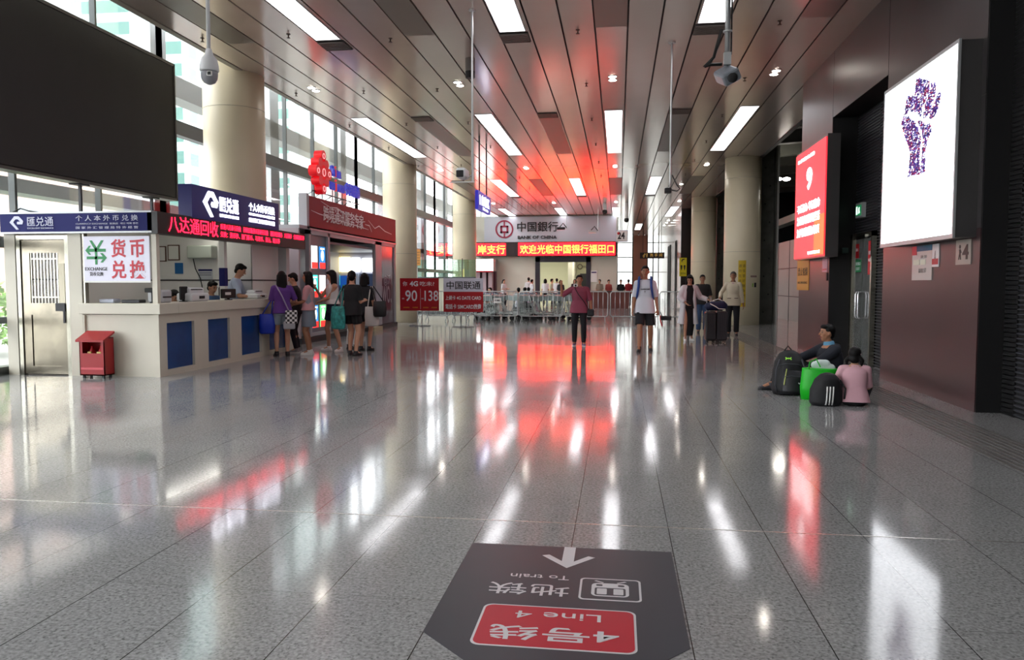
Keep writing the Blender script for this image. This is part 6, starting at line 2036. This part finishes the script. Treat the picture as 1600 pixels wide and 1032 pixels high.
# ------------------------------------------------------------------ people in the background near the bank
FARP = [
    # px, head-top y, Y, height, face, top, bottom, style, label
    (787, 435, 44.5, 1.62, 60, 'D8D8DA', '20242E', 'ponytail', 'person in a white shirt looking at a phone left of the bank door'),
    (826, 434, 45.5, 1.74, 200, 'DADADA', '20242E', 'short', 'tall person in white near the left jamb of the bank door'),
    (831, 436, 44.6, 1.62, 120, 'C9C9CC', '20242E', 'short', 'person in grey white beside the tall person at the bank door'),
    (852, 436, 46.0, 1.66, 180, 'E0E0E0', '2A2A30', 'bob', 'person in white standing in the bank doorway, left one'),
    (862, 436, 46.4, 1.66, 90, 'B8C0A8', '2A2A30', 'short', 'person in pale green in the middle of the bank doorway'),
    (870, 436, 45.8, 1.68, 180, 'E4E4E4', '15151A', 'short', 'person in white with a black backpack in the bank doorway'),
    (876, 438, 45.0, 1.58, 180, '1E1E24', '15151A', 'long', 'person in black with long hair at the right of the bank doorway'),
    (898, 436, 46.0, 1.64, 0, '3A2A2C', '15151A', 'bob', 'person in dark brown behind the pointing woman'),
    (937, 437, 45.0, 1.62, -20, '8A7C6C', '5A5048', 'short', 'person in khaki at the brown desk'),
    (951, 438, 45.2, 1.60, 30, 'B0504A', '3A3030', 'short', 'person in a red vest at the brown desk'),
    (970, 439, 44.0, 1.60, 10, '121216', '15151A', 'short', 'person in black standing right of the brown desk'),
    (982, 438, 46.0, 1.62, 180, '8E1C24', '20242E', 'short', 'person in a dark red shirt in the corridor left of the man in white'),
    (994, 441, 47.0, 1.56, 0, '2A2A2E', '15151A', 'bob', 'person in dark grey in the corridor behind the man in white'),
]
for px_, py_, Y, h, fc, tc_, bc_, sty, lb in FARP:
    p = AT(px_, 450, Y)
    person(lb, (p.x, Y, 0), face=fc, h=h, top=tc_, bottom=bc_, style=sty, sleeve=.5, shoes='15151A', far=True, hands={-1: (-.14, -.28, 1.15), 1: (.14, -.26, 1.12)} if 'phone' in lb else None)
SEATP = [(811, 31.8, 200, 'D0D4DE', 'person with black hair sitting on a suitcase behind the barriers, leftmost'), (818, 33.0, 150, '2A2A30', 'person in dark clothes sitting behind the barriers, in the middle'),
         (826, 33.4, 190, 'C8B0C8', 'person in lilac sitting behind the heap of carts'), (752, 33.0, 20, '2A2428', 'person in black sitting behind the SIM card placard'), (768, 32.0, -30, '6A5A50', 'person in brown sitting beside the small white notice on the barrier')]
for px_, Y, fc, tc_, lb in SEATP:
    p = AT(px_, 450, Y)
    person(lb, (p.x, Y, 0), face=fc, h=1.62, top=tc_, bottom='1A1C22', style='short', sleeve=.5, shoes='15151A', far=True, hip=.48, lean=(0, -.15, 0), feet={-1: (-.12, -.4, 0), 1: (.12, -.4, 0)},
           knee={-1: (0, -1, .8), 1: (0, -1, .8)}, hands={-1: (-.14, -.4, .62), 1: (.14, -.4, .62)})
    t = thing('suitcase', 'dark suitcase under the ' + lb.split(',')[0].split(' behind')[0].split(' beside')[0].replace('person', 'one'), 'suitcase', (p.x, Y, 0))
    MB().rbox(p.x - .2, p.x + .2, Y - .13, Y + .13, .03, .42, .03).build('shell', mat('case_charcoal', '28282E', 0.4), t)
    MB().box(p.x - .17, p.x - .13, Y - .1, Y + .1, 0, .04).box(p.x + .13, p.x + .17, Y - .1, Y + .1, 0, .04).build('wheels', M_black, t)
p = AT(777, 470, 27.9)
t = thing('barrier_notice', 'small white notice plate hanging on the barrier left of the carts', 'notice', (p.x, 27.95, p.z))
p0, p1 = AT(771, 466, 27.95), AT(783, 474, 27.95)
MB().box(p0.x, p1.x, 27.94, 27.96, p1.z, p0.z).build('plate', M_white, t)
MB().text('请勿翻越', (p0.x, 27.94, p1.z), XP, ZP, (p1.x - p0.x) / 2, .1, .2, .06, .003).build('lettering', M_letter_k, t)
MB().tube([(p0.x + .03, 27.965, p0.z), (p0.x + .03, 27.965, 1.08)], .006, 6).tube([(p1.x - .03, 27.965, p0.z), (p1.x - .03, 27.965, 1.08)], .006, 6).build('hook', M_galv, t)
